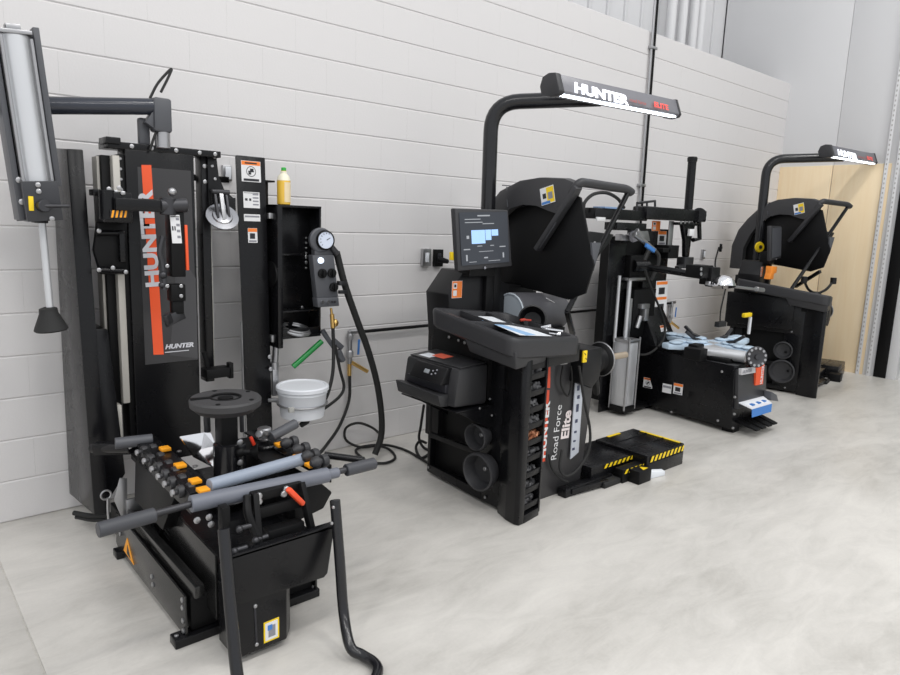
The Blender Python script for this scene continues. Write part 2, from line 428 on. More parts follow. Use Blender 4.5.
# decal column on the right
g = G(); g.poly8([(1.53,-.31,.20),(1.683,-.31,.20),(1.683,-.24,.20),(1.60,-.24,.20),(1.487,-.30,1.812),(1.655,-.30,1.812),(1.655,-.24,1.812),(1.56,-.24,1.812)],.006); dc = pa('decal_column', g, BLK)
yy = -.303
def on(u,v): return V({0:0}.get(1,(0,0,0)))
decal(dc, (1.573, -0.304, 1.735), (1,0,.0), (-.03,0,1), .106, .105, 'orange')
decal(dc, (1.574, -0.304, 1.590), (1,0,.0), (-.03,0,1), .090, .082, 'lines', 'instruction_decal')
decal(dc, (1.576, -0.304, 1.499), (1,0,.0), (-.03,0,1), .090, .036, 'strip', 'instruction_decal')
decal(dc, (1.577, -0.305, 1.407), (1,0,.0), (-.03,0,1), .052, .076, 'small')
g = G(); g.fb((1.655,0,.30),(1.70,0,1.70),-.24,-.17); g.fb((1.64,0,1.69),(1.73,0,1.70),-.26,-.16); pa('column_back', g, BLM)
g = G(); g.cyl((1.518,-.29,.95),(1.522,-.29,.30),.008); pa('air_line', g, STL)
bolts(dc, [(1.66,-.32,.75),(1.665,-.32,.68)], r=.012)
# overhead swing arm
pv = V((1.09,-.40,0))
g = G(); g.box((1.055,-.44,1.87),(1.135,-.36,2.02),.012); g.bar((1.04,-.40,1.935),(1.095,-.40,1.90),.05,.07); ar = pa('arm_pivot', g, GRD)
g = G(); g.cyl((1.10,-.40,1.80),(1.10,-.40,1.875),.034); pa('pivot_pin', g, STL, ar)
g = G(); g.box((1.005,-.38,1.81),(1.055,-.345,1.93),.01); pa('pivot_plate', g, GRD, ar)
g = G(); g.cyl((1.075,-.40,1.982),(.36,-.40,1.895),.036); pa('swing_arm', g, mat('blue black arm tube', (.028,.032,.045), .2), ar)
g = G(); g.tube([(1.058, -0.380, 2.019),(1.102, -0.360, 2.093),(1.166, -0.350, 2.166),(1.152, -0.360, 2.132),(1.107, -0.380, 2.052)], .006, 8); pa('arm_hose', g, RUB, ar)
g = G(); g.tube([(1.071, -0.420, 1.878),(1.052, -0.420, 1.832),(1.037, -0.420, 1.787)],.006,8); pa('arm_hose', g, RUB, ar)
# cylinder head hanging on the arm
ax = (V((.535,-.48,2.17))-V((.592,-.48,1.45))).normalized()
B0 = V((.556,-.48,1.70)); 
def cy(t,dx=0,dy=0): return B0 + ax*t + V((dx,dy,0))
g = G(); g.bar(cy(-.24,-.072),cy(.51,-.072),.02,.12,(0,1,0)); g.bar(cy(-.1,.075),cy(.50,.075),.022,.12,(0,1,0)); g.bar(cy(-.24,.0,.05),cy(.50,.0,.05),.15,.012,(0,1,0)); hd = pa('press_head', g, GRD)
g = G(); g.cyl(cy(-.1,0,-.03),cy(.46,0,-.03),.053,n=28); pa('press_cylinder', g, ALU, hd)
g = G(); g.bar(cy(.46,0,-.03),cy(.475,0,-.03),.11,.11,(0,1,0)); g.bar(cy(.475,0,-.03),cy(.50,0,-.03),.05,.05,(0,1,0)); pa('cylinder_cap', g, STL, hd)
for dx,dy in ((-.05,-.08),(.05,-.08)):
    g = G(); g.cyl(cy(-.1,dx,dy),cy(.45,dx,dy),.006,n=8); pa('tie_rod', g, STL, hd)
g = G(); g.bar(cy(-.085,.0,-.06),cy(-.24,.0,-.06),.125,.10,(0,1,0)); vb = pa('valve_block', g, mat('slate valve block',(.03,.031,.036),.35), hd)
bolts(vb, [(0.555, -0.592, 1.600),(0.556, -0.592, 1.575),(0.596, -0.592, 1.471)], r=.010); bolts(hd, [(0.500, -0.542, 1.616),(0.505, -0.542, 1.532)], r=.012)
g = G(); g.fb((0.519, -0.592, 1.555),(0.536, -0.592, 1.499),-.596,-.580,.001); pa('caution_tag', g, YEL, vb)
g = G(); g.cyl((0.561, -0.610, 1.519),(0.655, -0.630, 1.523),.009,.006); g.cyl((0.563, -0.580, 1.519),(0.570, -0.620, 1.520),.024); pa('control_lever', g, DSL, vb)
g = G(); g.tube([(0.530, -0.550, 1.502),(0.522, -0.550, 1.486),(0.514, -0.550, 1.462)],.006,8); g.fb((0.547, -0.500, 1.474),(0.595, -0.500, 1.451),-.53,-.45); pa('air_fitting', g, BLM, vb)
g = G(); g.cyl((0.581, -0.480, 1.454),(0.590, -0.480, 1.090),.014); rd = pa('press_rod', g, ALU, hd)
g = G(); c = V((0.589, -0.480, 1.017)); g.lathe(c, -ax, [(.02,-.085),(.034,-.08),(.036,-.06),(.062,0),(.065,.010),(.058,.016),(.0,.012)], 28); pa('press_cup', g, RUB, rd)
# roller arm folded across the tower panel
g = G(); g.fb((0.797, -0.500, 1.591),(0.911, -0.500, 1.460),-.56,-.40,.006); g.cyl((0.819, -0.530, 1.471),(0.821, -0.530, 1.596),.035); g.fb((0.785, -0.420, 1.599),(0.820, -0.420, 1.572),-.46,-.38); ca = pa('arm_carriage', g, BLK)
bolts(ca, [(0.823, -0.550, 1.600),(0.850, -0.550, 1.589),(0.863, -0.550, 1.607),(0.875, -0.560, 1.586)], r=.010)
decal(ca, (0.852, -0.572, 1.498), (1,0,.03), (0,0,1), .068, .030, 'hazard', 'hazard_decal')
g = G(); q=[(0.802, -0.420, 1.459),(0.922, -0.420, 1.462),(0.908, -0.420, 1.229),(0.804, -0.420, 1.231),(0.781, -0.420, 1.337)]
g.prism([(p[0],p[2]) for p in q],'y',-.44,-.40,.003); cp = pa('carriage_plate', g, BLM, ca)
g = G(); g.cyl((0.789, -0.450, 1.412),(0.903, -0.450, 1.414),.012); g.fb((0.878, -0.450, 1.414),(0.902, -0.450, 1.285),-.47,-.44); g.cyl((0.785, -0.450, 1.252),(0.900, -0.450, 1.245),.012); pa('carriage_bar', g, BLK, ca)
bolts(ca, [(0.796, -0.470, 1.422),(0.788, -0.470, 1.253),(0.845, -0.470, 1.261),(0.898, -0.470, 1.242)], r=.010)
g = G(); g.bar((0.842, -0.560, 1.539),(1.026, -0.600, 1.539),.045,.055,bev=.006); fa = pa('folding_arm', g, BLK)
g = G(); g.cyl((1.013, -0.600, 1.538),(1.126, -0.600, 1.547),.033); g.cyl((1.049, -0.600, 1.574),(1.046, -0.600, 1.500),.034); pa('arm_knuckle', g, DSL, fa)
g = G(); g.ball((1.067, -0.600, 1.601),.019); pa('arm_ball', g, STL, fa)
g = G(); g.fb((1.052, -0.570, 1.513),(1.114, -0.570, 1.227),-.61,-.54,.004); g.fb((1.046, -0.570, 1.193),(1.111, -0.570, 1.117),-.61,-.55,.004); g.fb((1.053, -0.570, 1.120),(1.105, -0.570, 1.057),-.60,-.56,.004); hp = pa('tool_head', g, BLM, fa)
decal(hp, (1.074, -0.613, 1.440), (1,0,0), (-.06,0,1), .042, .125, 'lines', 'instruction_decal')
g = G(); g.bar((1.119, -0.600, 1.459),(1.122, -0.600, 1.257),.012,.03,(0,1,0)); pa('tool_guard', g, ORG_, hp)
g = G(); g.bar((1.018, -0.600, 1.025),(1.106, -0.580, 1.058),.022,.05); g.bar((1.015, -0.620, 1.033),(1.040, -0.600, 1.047),.022,.05); pa('tool_hook', g, DSL, hp)
g = G(); g.tube([(1.025, -0.590, 1.408),(1.010, -0.590, 1.338),(1.021, -0.590, 1.280),(1.022, -0.600, 1.170)],.014,8); g.ball((1.016, -0.600, 1.237),.018); g.ball((1.010, -0.600, 1.192),.015); pa('tool_linkage', g, DSL, hp)
bolts(hp, [(1.031, -0.612, 1.277),(1.028, -0.612, 1.188),(1.089, -0.612, 1.186),(1.088, -0.612, 1.141)], r=.009)
# base
for x,nm in ((.765,'side_plate'),(1.285,'side_plate')):
    g = G(); g.prism([(-1.475,.028),(-1.475,.185),(-.64,.20),(-.62,.05),(-.66,.028)],'x',x,x+.008,.001); sp = pa(nm, g, SHN)
    if x < 1:
        bolts(sp, [(.765,-1.455,.165),(.765,-1.455,.135),(.765,-1.455,.085),(.765,-1.455,.045),(.765,-1.12,.105),(.765,-1.13,.075),(.765,-.70,.12)], ax=(-1,0,0), r=.010)
        g = G(); g.prism([(-.88,.05),(-.74,.06),(-.80,.14)],'x',.7635,.7655); g.mi = 1; g.prism([(-.84,.062),(-.79,.065),(-.805,.11)],'x',.7625,.764); pa('warning_decal', g, [ORP,INK], sp)
g = G(); g.box((.79,-1.46,.036),(1.28,-.45,.17),.004); pa('base_frame', g, BLM)
g = G(); g.box((.785,-1.52,.19),(.82,-.75,.235),.003); pa('base_beam', g, SHN)
g = G(); g.box((.725,-1.485,.0),(1.30,-1.425,.034),.004); ft = pa('foot_bar', g, BLK); bolts(ft, [(.74,-1.455,.034),(1.285,-1.455,.034)], ax=(0,0,1))
g = G(); g.box((.745,-.70,.0),(1.30,-.64,.034),.004); pa('foot_bar', g, BLK)
g = G(); g.poly8([(.857,-1.54,.125),(1.24,-1.54,.125),(1.24,-.72,.20),(.857,-.72,.20),(.857,-1.54,.315),(1.24,-1.54,.315),(1.24,-.72,.35),(.857,-.72,.35)],.004)
pa('base_housing', g, BLK)
g = G(); g.poly8([(.848,-1.545,.10),(.857,-1.545,.10),(.857,-.95,.18),(.848,-.95,.18),(.848,-1.545,.345),(.857,-1.545,.345),(.857,-.95,.365),(.848,-.95,.365)],.002); pa('side_shield', g, SHN)
# louvres in the side shield
g = G()
for k in range(5):
    g.bar((.847,-1.02,.315-.022*k),(.847,-1.09,.307-.022*k),.006,.007)
pa('louvre', g, BLM)
g = G(); q = [(.84,.235),(1.185,.222),(1.20,.235),(1.228,.412),(.835,.412)]
g.prism(q,'y',-1.71,-1.70,.002); g.box((.812,-1.71,.402),(1.232,-1.675,.414),.002); g.box((.858,-1.70,.225),(1.20,-1.53,.32),.003); pa('front_panel', g, BLK)
g = G(); g.prism([(.85,-1.70),(1.04,-1.70),(1.08,-1.65),(1.08,-1.56),(.85,-1.56)],'z',.03,.26,.004); lb = pa('lower_box', g, BLK)
bolts(lb, [(0.922, -1.701, 0.203),(0.925, -1.701, 0.058)], r=.007); bolts(lb,[(1.041, -1.680, 0.195),(1.058, -1.660, 0.025)], r=.007)
g = G(); g.bar((0.921, -1.702, 0.196),(0.925, -1.702, 0.067),.008,.004,(0,1,0)); pa('slot', g, INK, lb)
decal(lb, (0.981, -1.701, 0.089), (1,0,.02), (0,0,1), .058, .078, 'yellow', 'instruction_decal')
# U shaped push bars at the front
g = G(); g.tube([(.813,-1.715,.52),(.80,-1.785,.29),(.786,-1.86,.10),(.785,-1.90,.04),(.795,-1.97,.024),(.83,-2.06,.024)],.020,14); pb = pa('push_bar', g, GLS)
g = G(); g.tube([(1.222,-1.72,.515),(1.214,-1.77,.30),(1.206,-1.81,.13),(1.179, -1.897, 0.050),(1.202, -1.937, 0.028),(1.214, -1.987, 0.024),(1.203, -2.032, 0.024),(1.159, -2.073, 0.024)],.019,14); pb2 = pa('push_bar', g, GLS)
bolts(pb2, [(1.201, -1.742, 0.502),(1.195, -1.742, 0.443)], r=.006)
# clamp mechanism behind the front panel
g = G(); g.bar((.96,-1.66,.40),(.975,-1.60,.56),.02,.03); g.bar((1.16,-1.66,.40),(1.15,-1.60,.56),.02,.03); g.box((.97,-1.62,.47),(1.16,-1.60,.51),.004); g.box((.965,-1.60,.525),(1.16,-1.55,.56),.006); g.tube([(.955,-1.65,.43),(.94,-1.62,.5),(.955,-1.58,.55)],.016); g.box((1.0,-1.65,.34),(1.14,-1.60,.43),.004); me_ = pa('clamp_bracket', g, BLM)
bolts(me_, [(.985,-1.602,.55),(1.09,-1.602,.55),(.985,-1.602,.53),(1.08,-1.602,.535)], r=.013, h=.01)
for p in ((0.917, -1.640, 0.468),(0.966, -1.660, 0.421),(0.881, -1.680, 0.415)):
    g = G(); g.cyl(V(p)+V((-.025,0,0)),V(p)+V((.025,0,0)),.009); g.ball(V(p)+V((-.022,-.005,0)),.013)
    pa('cable_gland', g, DSL)
g = G(); g.prism([(1.20,.335),(1.33,.36),(1.37,.42),(1.32,.47),(1.20,.48)],'y',-1.46,-1.18,.006); pa('pedal_box', g, BLM)
g = G(); g.bar((1.068, -1.660, 0.575),(1.138, -1.640, 0.494),.022,.02,bev=.007); pa('foot_lever', g, mat('red orange lever',(.85,.09,.03),.4))
# centre post and round table
c = V((1.062,-1.15,0))
g = G(); g.lathe(c, (0,0,1), [(.045,.36),(.052,.365),(.052,.60),(.044,.605)], 28); g.box((1.09,-1.20,.40),(1.125,-1.12,.60),.006); pp = pa('centre_post', g, GLS)
g = G(); g.box((1.028,-1.185,.59),(1.098,-1.115,.745),.006); pa('square_shaft', g, BLM, pp)
g = G(); g.lathe(c, (0,0,1), [(.085,.37),(.085,.40),(.06,.41)], 28); pa('post_flange', g, STL, pp)
g = G(); g.lathe(c, (0,0,1), [(.06,.735),(.110,.738),(.137,.762),(.139,.785),(.133,.793),(.06,.794),(.056,.786),(.0,.785)], 44)
tt = pa('round_table', g, mat('grey rubber pad',(.045,.044,.046),.6,bump=.3,bscale=120))
g = G(); g.torus(c+V((0,0,.793)),(0,0,1),.058,.005); g.bar(c+V((-.13,.03,.795)),c+V((-.05,.015,.795)),.02,.008); g.lathe(c+V((0,0,.785)),(0,0,1),[(.03,0),(.03,.008),(.015,.008)],16)
for k in range(5): g.lathe(c+V((.115*math.cos(k*1.257+.3),.115*math.sin(k*1.257+.3),.792)),(0,0,1),[(.009,0),(.009,.004),(.004,.004)],10)
pa('table_ring', g, BLM, tt)
g = G(); k = V((1.097, -1.200, 0.571)); g.cyl(k,k+V((.05,-.03,0)),.014,.012); g.lathe(k+V((.03,-.02,0)),(1,-.5,0),[(.01,0),(.03,.025),(.034,.03),(.03,.034)],20); g.ball(k,.02); pa('clamp_knob', g, BLM, pp)
bolts(pp, [k+V((-.005,-.01,.045)),k+V((-.005,-.01,-.04))], r=.013)
for a,bb,w in (((1.063, -0.950, 0.595),(1.061, -0.950, 0.710),.014),((1.217, -0.950, 0.567),(1.214, -0.950, 0.686),.009)):
    g = G(); g.cyl(a,bb,w); pa('guide_pin', g, DSL, pp)
# curved mirror guard
def facet(a,b,c,d):
    g = G(); P = [V(q) for q in (a,b,c,d)]; n_ = (P[1]-P[0]).cross(P[3]-P[0]).normalized()*.004
    g.poly8([tuple(q) for q in P]+[tuple(q+n_) for q in P]); return g
mg = pa('mirror_guard', facet((0.930, -1.000, 0.613),(1.040, -0.970, 0.602),(0.996, -1.050, 0.561),(0.959, -1.070, 0.540)), CHR)
pa('guard_facet', facet((0.959, -1.070, 0.540),(0.996, -1.050, 0.561),(1.071, -1.020, 0.551),(1.032, -1.080, 0.485)), CHR, mg)
pa('guard_facet', facet((0.996, -1.050, 0.561),(1.040, -0.970, 0.602),(1.070, -0.970, 0.594),(1.071, -1.020, 0.551)), CHR, mg)
# lubricator can
k = V((1.241, -1.120, 0.532)); g = G(); g.lathe(k, (0,0,1), [(.05,-.16),(.054,-.155),(.054,.02),(.048,.026),(.02,.03)], 24); lc = pa('oil_can', g, BLK)
g = G(); g.lathe(k+V((0,0,.04)), (0,0,1), [(.022,0),(.026,.006),(.016,.014),(.018,.022),(.030,.028),(.031,.05),(.024,.056)], 8); g.cyl(k+V((-.02,-.02,.075)),k+V((-.045,-.04,.085)),.016); pa('can_knob', g, STL, lc)
g = G(); g.bar((1.165, -1.150, 0.608),(1.180, -1.150, 0.570),.012,.014); pa('red_lever', g, RED, lc)
# wheel cradle: two roller rails, handles and front roller bar
def rail(side):
    s = 1 if side > 0 else -1
    if s < 0: p0,p1 = V((.860,-.74,.556)),V((.845,-1.47,.556))
    else: p0,p1 = V((1.29,-.90,.545)),V((1.305,-1.48,.545))
    g = G(); g.bar(p0,p1,.085,.008); g.bar(p0+V((s*.045,0,-.035)),p1+V((s*.045,0,-.035)),.008,.075); r = pa('roller_rail', g, BLK)
    return r,p0,p1
rl,p0,p1 = rail(-1)
for p in ((0.793, -0.905, 0.545),(0.785, -1.020, 0.545),(0.781, -1.124, 0.545),(0.775, -1.214, 0.545),(0.770, -1.300, 0.545),(0.765, -1.397, 0.545)) :
    x,y,z = p
    g = G(); g.lathe((x+.012,y,z),(1,0,0),[(.010,-.012),(.010,0),(.022,.002),(.024,.012),(.022,.022),(.014,.024),(.014,.034),(.024,.036),(.026,.05),(.022,.060),(.010,.062)],16); ro = pa('roller', g, PLA, rl)
    bolts(ro, [(x,y,z)], ax=(-1,0,0), r=.013, h=.010)
for p in ((0.872, -0.991, 0.575),(0.855, -1.209, 0.575),(0.843, -1.392, 0.575),(0.835, -1.488, 0.575)):
    x,y,z = p
    g = G(); g.box((x-.019,y-.021,z-.012),(x+.019,y+.021,z+.002),.003); pa('grip_pad', g, ORP, rl)
bolts(rl, [(.925,-1.0,.549),(.915,-1.2,.549),(.905,-1.38,.549)], ax=(0,0,1), r=.010)
g = G(); g.cyl((.735,-.80,.565),(.875,-.83,.565),.024,n=16); pa('cradle_handle', g, GRD, rl)
g = G(); g.bar((.70,-.62,.50),(.83,-.75,.515),.04,.05); g.cyl((.80,-.80,.53),(.70,-.58,.49),.022); pb_ = pa('pivot_link', g, BLK, rl); bolts(pb_, [(.775,-.735,.54),(.79,-.80,.545)], ax=(-.3,-.9,.2), r=.014)
g = G(); g.poly8([(.80,-1.15,.30),(.86,-1.15,.30),(.86,-.80,.30),(.80,-.80,.30),(.82,-1.3,.54),(.86,-1.3,.54),(.86,-.78,.54),(.82,-.78,.54)],.004); pa('rail_support', g, BLM, rl)
rr,p0,p1 = rail(1)
for p in ((1.280, -1.256, 0.600),(1.279, -1.354, 0.600),(1.272, -1.444, 0.600),(1.267, -1.522, 0.600)):
    g = G(); g.lathe((p[0]-.02,p[1],p[2]-.01),(1,0,0),[(.010,-.012),(.022,.002),(.024,.012),(.022,.022),(.014,.024),(.014,.034),(.024,.036),(.026,.05),(.022,.060),(.010,.062)],16); pa('roller', g, PLA, rr)
for p in ((1.270, -1.205, 0.575),(1.263, -1.380, 0.575),(1.257, -1.486, 0.575)):
    x,y,z = p
    g = G(); g.box((x-.019,y-.021,z-.012),(x+.019,y+.021,z+.002),.003); pa('grip_pad', g, ORP, rr)
bolts(rr, [(1.26,-1.10,.549),(1.265,-1.18,.549),(1.266,-1.34,.549)], ax=(0,0,1), r=.010)
g = G(); g.cyl((1.257, -1.148, 0.590),(1.389, -1.121, 0.620),.022,n=16); pa('cradle_handle', g, GRD, rr)
g = G(); g.cyl((1.355,-1.42,.57),(1.475,-1.53,.555),.014); pa('rail_rod', g, BLK, rr)
g = G(); g.box((1.16,-1.3,.36),(1.27,-.95,.54),.004); pa('rail_support', g, BLM, rr)
g = G(); g.cyl((.862,-1.475,.575),(1.284,-1.42,.575),.024,n=24); pa('front_roller', g, mat('pale grey roller',(.27,.31,.38),.4))
g = G(); g.cyl((.775,-1.53,.548),(1.285,-1.565,.548),.029,n=24); g.cyl((1.285,-1.565,.548),(1.33,-1.566,.548),.020); fb_ = pa('lift_bar', g, GRY)
for a,bb in (((.62,-1.545,.55),(.78,-1.535,.55)),((1.31,-1.565,.55),(1.38,-1.565,.55))):
    g = G(); g.cyl(a,bb,.012); pa('bar_rod', g, DSL, fb_)
for a,bb in (((.483,-1.556,.548),(.655,-1.545,.548)),((1.365,-1.565,.548),(1.50,-1.565,.548))):
    g = G(); g.cyl(a,bb,.024,n=18); pa('bar_grip', g, mat('dark grip',(.05,.052,.06),.5), fb_)
bolts(fb_, [(0.818, -1.580, 0.509),(0.824, -1.580, 0.482),(0.777, -1.580, 0.509)], r=.012)
g = G(); g.fb((0.845, -1.600, 0.548),(0.874, -1.600, 0.417),-1.625,-1.585,.004); pa('bar_post', g, BLM, fb_)
# dangling latch and chain by the cover column
g = G(); q = [(0.768, -0.720, 0.382),(0.796, -0.720, 0.375),(0.788, -0.720, 0.184),(0.772, -0.720, 0.189),(0.740, -0.720, 0.289)]; g.prism([(p[0],p[2]) for p in q],'y',-.725,-.715,.001); g.torus((0.715, -0.700, 0.311),(0,1,0),.02,.004); g.tube([(0.722, -0.700, 0.296),(0.720, -0.700, 0.242),(0.721, -0.700, 0.186)],.006); g.fb((0.786, -0.730, 0.281),(0.848, -0.730, 0.195),-.735,-.725,.001); pa('latch_plate', g, STL)
g = G(); g.tube([(0.678, -0.250, 0.075),(0.746, -0.350, 0.078),(0.839, -0.500, 0.123)],.012); g.tube([(0.686, -0.250, 0.052),(0.749, -0.350, 0.057),(0.851, -0.500, 0.095)],.010); pa('base_hose', g, RUB)

# ---- tool cabinet, gauge panel and hoses carried by the tower
xa,xb = 1.687,1.962
g = G(); g.box((xa,-.24,.84),(xb,-.22,1.572),.002); g.box((xa,-.37,.80),(xa+.03,-.22,1.572),.003); g.box((xb-.012,-.35,.845),(xb,-.22,1.572),.003); g.box((xa,-.35,1.56),(xb,-.22,1.573),.002); g.box((xa+.03,-.34,.99),(xb-.012,-.24,1.0),.002); g.box((xa+.03,-.35,.845),(xb,-.24,.86),.002); g.box((xa+.05,-.30,1.30),(xb-.08,-.24,1.31),.002); g.box((xa+.03,-.35,.86),(xb,-.342,.90),.002)
tc_ = pa('tool_cabinet', g, BLK)
bolts(tc_, [(1.925, -0.245, 1.396),(1.925, -0.245, 1.368),(1.925, -0.245, 1.339),(1.925, -0.245, 1.311),(1.925, -0.245, 1.283),(1.925, -0.245, 1.254),(1.925, -0.245, 1.226)], r=.006); bolts(tc_, [(1.900, -0.245, 1.003),(1.925, -0.245, 1.294),(1.925, -0.245, 1.260)], r=.008)
g = G(); g.fb((1.662, -0.300, 1.527),(1.719, -0.300, 1.497),-.32,-.28); g.fb((1.673, -0.300, 0.867),(1.727, -0.300, 0.828),-.32,-.28); pa('cabinet_bracket', g, STL, tc_)
g = G(); g.lathe((xa+.002,-.30,1.20),(-1,0,0),[(.07,0),(.07,.012),(.03,.02)],24); pa('side_boss', g, BLM, tc_)
g = G(); g.torus((1.825,-.305,.885),(.1,-.25,1),.078,.010,32,8); g.torus((1.83,-.305,.897),(.1,-.25,1),.074,.006,32,8); pa('spare_ring', g, STL, tc_)
g = G(); q = [(1.850, -0.450, 1.311),(1.984, -0.450, 1.312),(2.015, -0.450, 1.078),(1.879, -0.450, 1.078)]; g.prism([(p[0],p[2]) for p in q],'y',-.45,-.40,.005)
q = [(1.876, -0.455, 1.079),(2.013, -0.455, 1.078),(2.019, -0.455, 1.027),(1.882, -0.455, 1.026)]; g.prism([(p[0],p[2]) for p in q],'y',-.455,-.40,.004)
gp = pa('gauge_panel', g, GRD)
gc = V((1.928, -0.440, 1.392))
g = G(); g.lathe(gc+V((-.02,.02,0)),(0,-1,0),[(.066,0),(.068,.02),(.06,.026)],28); g.fb((1.870, -0.420, 1.392),(1.983, -0.420, 1.299),-.44,-.40,.004); gb = pa('gauge_backing', g, GRD, gp)
g = G(); g.lathe(gc,(-.1,-1,.05),[(.052,-.02),(.054,.018),(.05,.024),(.046,.024),(.046,.018),(0,.018)],32); gg = pa('pressure_gauge', g, BLM, gp)
g = G(); g.lathe(gc,(-.1,-1,.05),[(.046,.0185),(.045,.020),(0,.020)],32); pa('gauge_face', g, mat('gauge dial',(.62,.68,.80),.3), gg)
g = G(); g.bar(gc+V((.003,-.0215,.002)),gc+V((.026,-.0215,.014)),.004,.002,(0,1,0))
for k in range(11):
    t = -.7+4.6*k/10; d = V((math.cos(t),0,math.sin(t))); g.bar(gc+d*.033+V((.003,-.0208,.001)),gc+d*.041+V((.003,-.0208,.001)),.003,.001,(0,1,0))
pa('gauge_marks', g, INK, gg)
for p in ((1.908, -0.452, 1.212),(1.968, -0.452, 1.213),(1.981, -0.452, 1.135)):
    g = G(); g.lathe(p,(0,-1,0),[(.026,0),(.026,.01),(.016,.012),(.014,.016)],20); g.box((p[0]-.006,-.48,p[2]-.02),(p[0]+.006,-.455,p[2]+.02)); pa('push_button', g, BLM, gp)
g = G(); g.lathe((1.898, -0.452, 1.283),(0,-1,0),[(.017,0),(.015,.012),(.006,.016)],18); pa('indicator_lamp', g, mat('lit indicator',(.7,.8,1),.3,emit=(.75,.85,1),es=1.2), gp)
for p in ((1.906, -0.457, 1.056),(1.941, -0.457, 1.054)):
    g = G(); g.lathe(p,(0,-1,0),[(.011,0),(.010,.010)],14); pa('port', g, CHR, gp)
bolts(gp, [(1.969, -0.457, 1.055),(1.988, -0.457, 1.054)], r=.007, m=INK)
g = G(); g.cyl((1.977, -0.440, 1.350),(2.009, -0.440, 1.317),.018); g.cyl((1.958, -0.450, 1.378),(1.984, -0.450, 1.334),.014); g.bar((2.024, -0.430, 1.154),(2.083, -0.420, 1.146),.025,.025); g.bar((2.031, -0.430, 1.103),(2.083, -0.420, 1.100),.02,.02); pa('hose_clamp', g, DSL, gp)
g = G(); g.bar((1.95,-.30,1.30),(1.99,-.42,1.30),.03,.05); g.bar((1.95,-.30,1.12),(1.99,-.42,1.12),.03,.05); pa('panel_bracket', g, BLK, gp)
g = G(); g.tube([(2.018, -0.420, 1.327),(2.082, -0.410, 1.139),(2.180, -0.390, 0.928),(2.268, -0.380, 0.738),(2.352, -0.360, 0.519),(2.405, -0.340, 0.301),(2.412, -0.330, 0.153),(2.36,-.34,.05)],.020,12); pa('thick_air_hose', g, RUB)
g = G(); g.cyl((1.985, -0.420, 1.013),(1.992, -0.420, 0.967),.007); g.cyl((1.992, -0.420, 0.979),(1.999, -0.420, 0.898),.013); g.ball((2.021, -0.400, 0.923),.024); pa('brass_connector', g, BRS)
g = G(); g.tube([(1.999, -0.420, 0.898),(2.004, -0.420, 0.771),(1.992, -0.430, 0.628),(1.939, -0.450, 0.504),(1.863, -0.460, 0.425),(1.794, -0.460, 0.379)],.010); pa('tyre_hose', g, RUB)
g = G(); g.cyl((1.819, -0.460, 0.392),(1.772, -0.460, 0.374),.015); pa('hose_nozzle', g, RUB)
g = G(); g.tube([(2.038, -0.380, 0.790),(2.086, -0.360, 0.633),(2.114, -0.360, 0.532),(2.081, -0.370, 0.478),(1.982, -0.400, 0.439),(1.905, -0.420, 0.420)],.009); pa('tyre_hose', g, RUB)
g = G(); g.cyl((1.981, -0.330, 0.875),(2.086, -0.380, 0.696),.016,.010); g.bar((2.030, -0.370, 0.819),(2.092, -0.370, 0.766),.02,.03); g.cyl((2.065, -0.370, 0.756),(2.099, -0.370, 0.687),.018); pa('blow_gun', g, GRD)
g = G(); g.torus((1.79,-.45,.50),(0,0,1),.134,.006,40); g.bar((1.66,-.30,.50),(1.70,-.34,.50),.02,.02); g.fb((1.683, -0.300, 0.668),(1.719, -0.300, 0.520),-.31,-.29); pa('bucket_ring', g, STL)
g = G(); g.cyl((1.719, -0.280, 0.798),(1.712, -0.280, 0.707),.018); g.cyl((1.706, -0.280, 0.708),(1.705, -0.280, 0.651),.026); pa('air_filter', g, STL)

# ---- things resting on or hanging from the near tyre changer
b0 = V((1.765,-.29,1.573))
bt = thing('soap_bottle', 'yellow spray soap bottle with green cap on top of the tool cabinet', 'bottle', b0)
g = G(); g.lathe(b0,(0,0,1),[(.030,0),(.036,.004),(.036,.13),(.030,.15),(.016,.165),(.015,.18)],24); obj('bottle_body', g, LIQ, bt)
g = G(); g.lathe(b0,(0,0,1),[(.0365,.128),(.0305,.151),(.0165,.166),(.0155,.178)],24,cap=False); obj('bottle_shoulder', g, mat('milky plastic',(.80,.76,.60),.35), bt)
g = G(); g.lathe(b0,(0,0,1),[(.012,.178),(.013,.18),(.013,.196),(.010,.198)],16); obj('bottle_cap', g, GRNC, bt)
g = G()
L = []
for k in range(11):
    t = -PI*.62+PI*.5*k/10
    L.append((math.cos(t)*.0368,math.sin(t)*.0368))
for k in range(10):
    vs = [g.bm.verts.new((b0.x+q[0],b0.y+q[1],b0.z+h)) for q,h in ((L[k],.015),(L[k+1],.015),(L[k+1],.12),(L[k],.12))]; g.bm.faces.new(vs)
obj('bottle_label', g, mat('pale bottle label',(.80,.66,.42),.5), bt)
b0 = V((1.79,-.45,.425))
bk = thing('bucket', 'white tub with a white lid hanging behind the round table below the green tube', 'bucket', b0)
g = G(); g.lathe(b0,(0,0,1),[(.114,0),(.118,.004),(.132,.13),(.136,.135),(.136,.15),(.130,.16)],40); ob = obj('tub', g, WPL, bk)
g = G(); g.lathe(b0,(0,0,1),[(.138,.150),(.144,.154),(.144,.172),(.137,.178),(.127,.178),(.123,.173),(.0,.173)],40); obj('lid', g, WPL, bk)
g = G(); g.fb((1.633, -0.592, 0.527),(1.662, -0.592, 0.501),-.598,-.58,.001); obj('tub_label', g, mat('grey tub label',(.40,.40,.38),.5), bk)
p0,p1 = V((1.812, -0.300, 0.671)),V((1.982, -0.330, 0.811))
g = G(); g.cyl(p0,p1,.016,n=14); solid('green_tube', g, GRN, 'green plastic tube slanting out below the black tool cabinet', 'tube', p1)

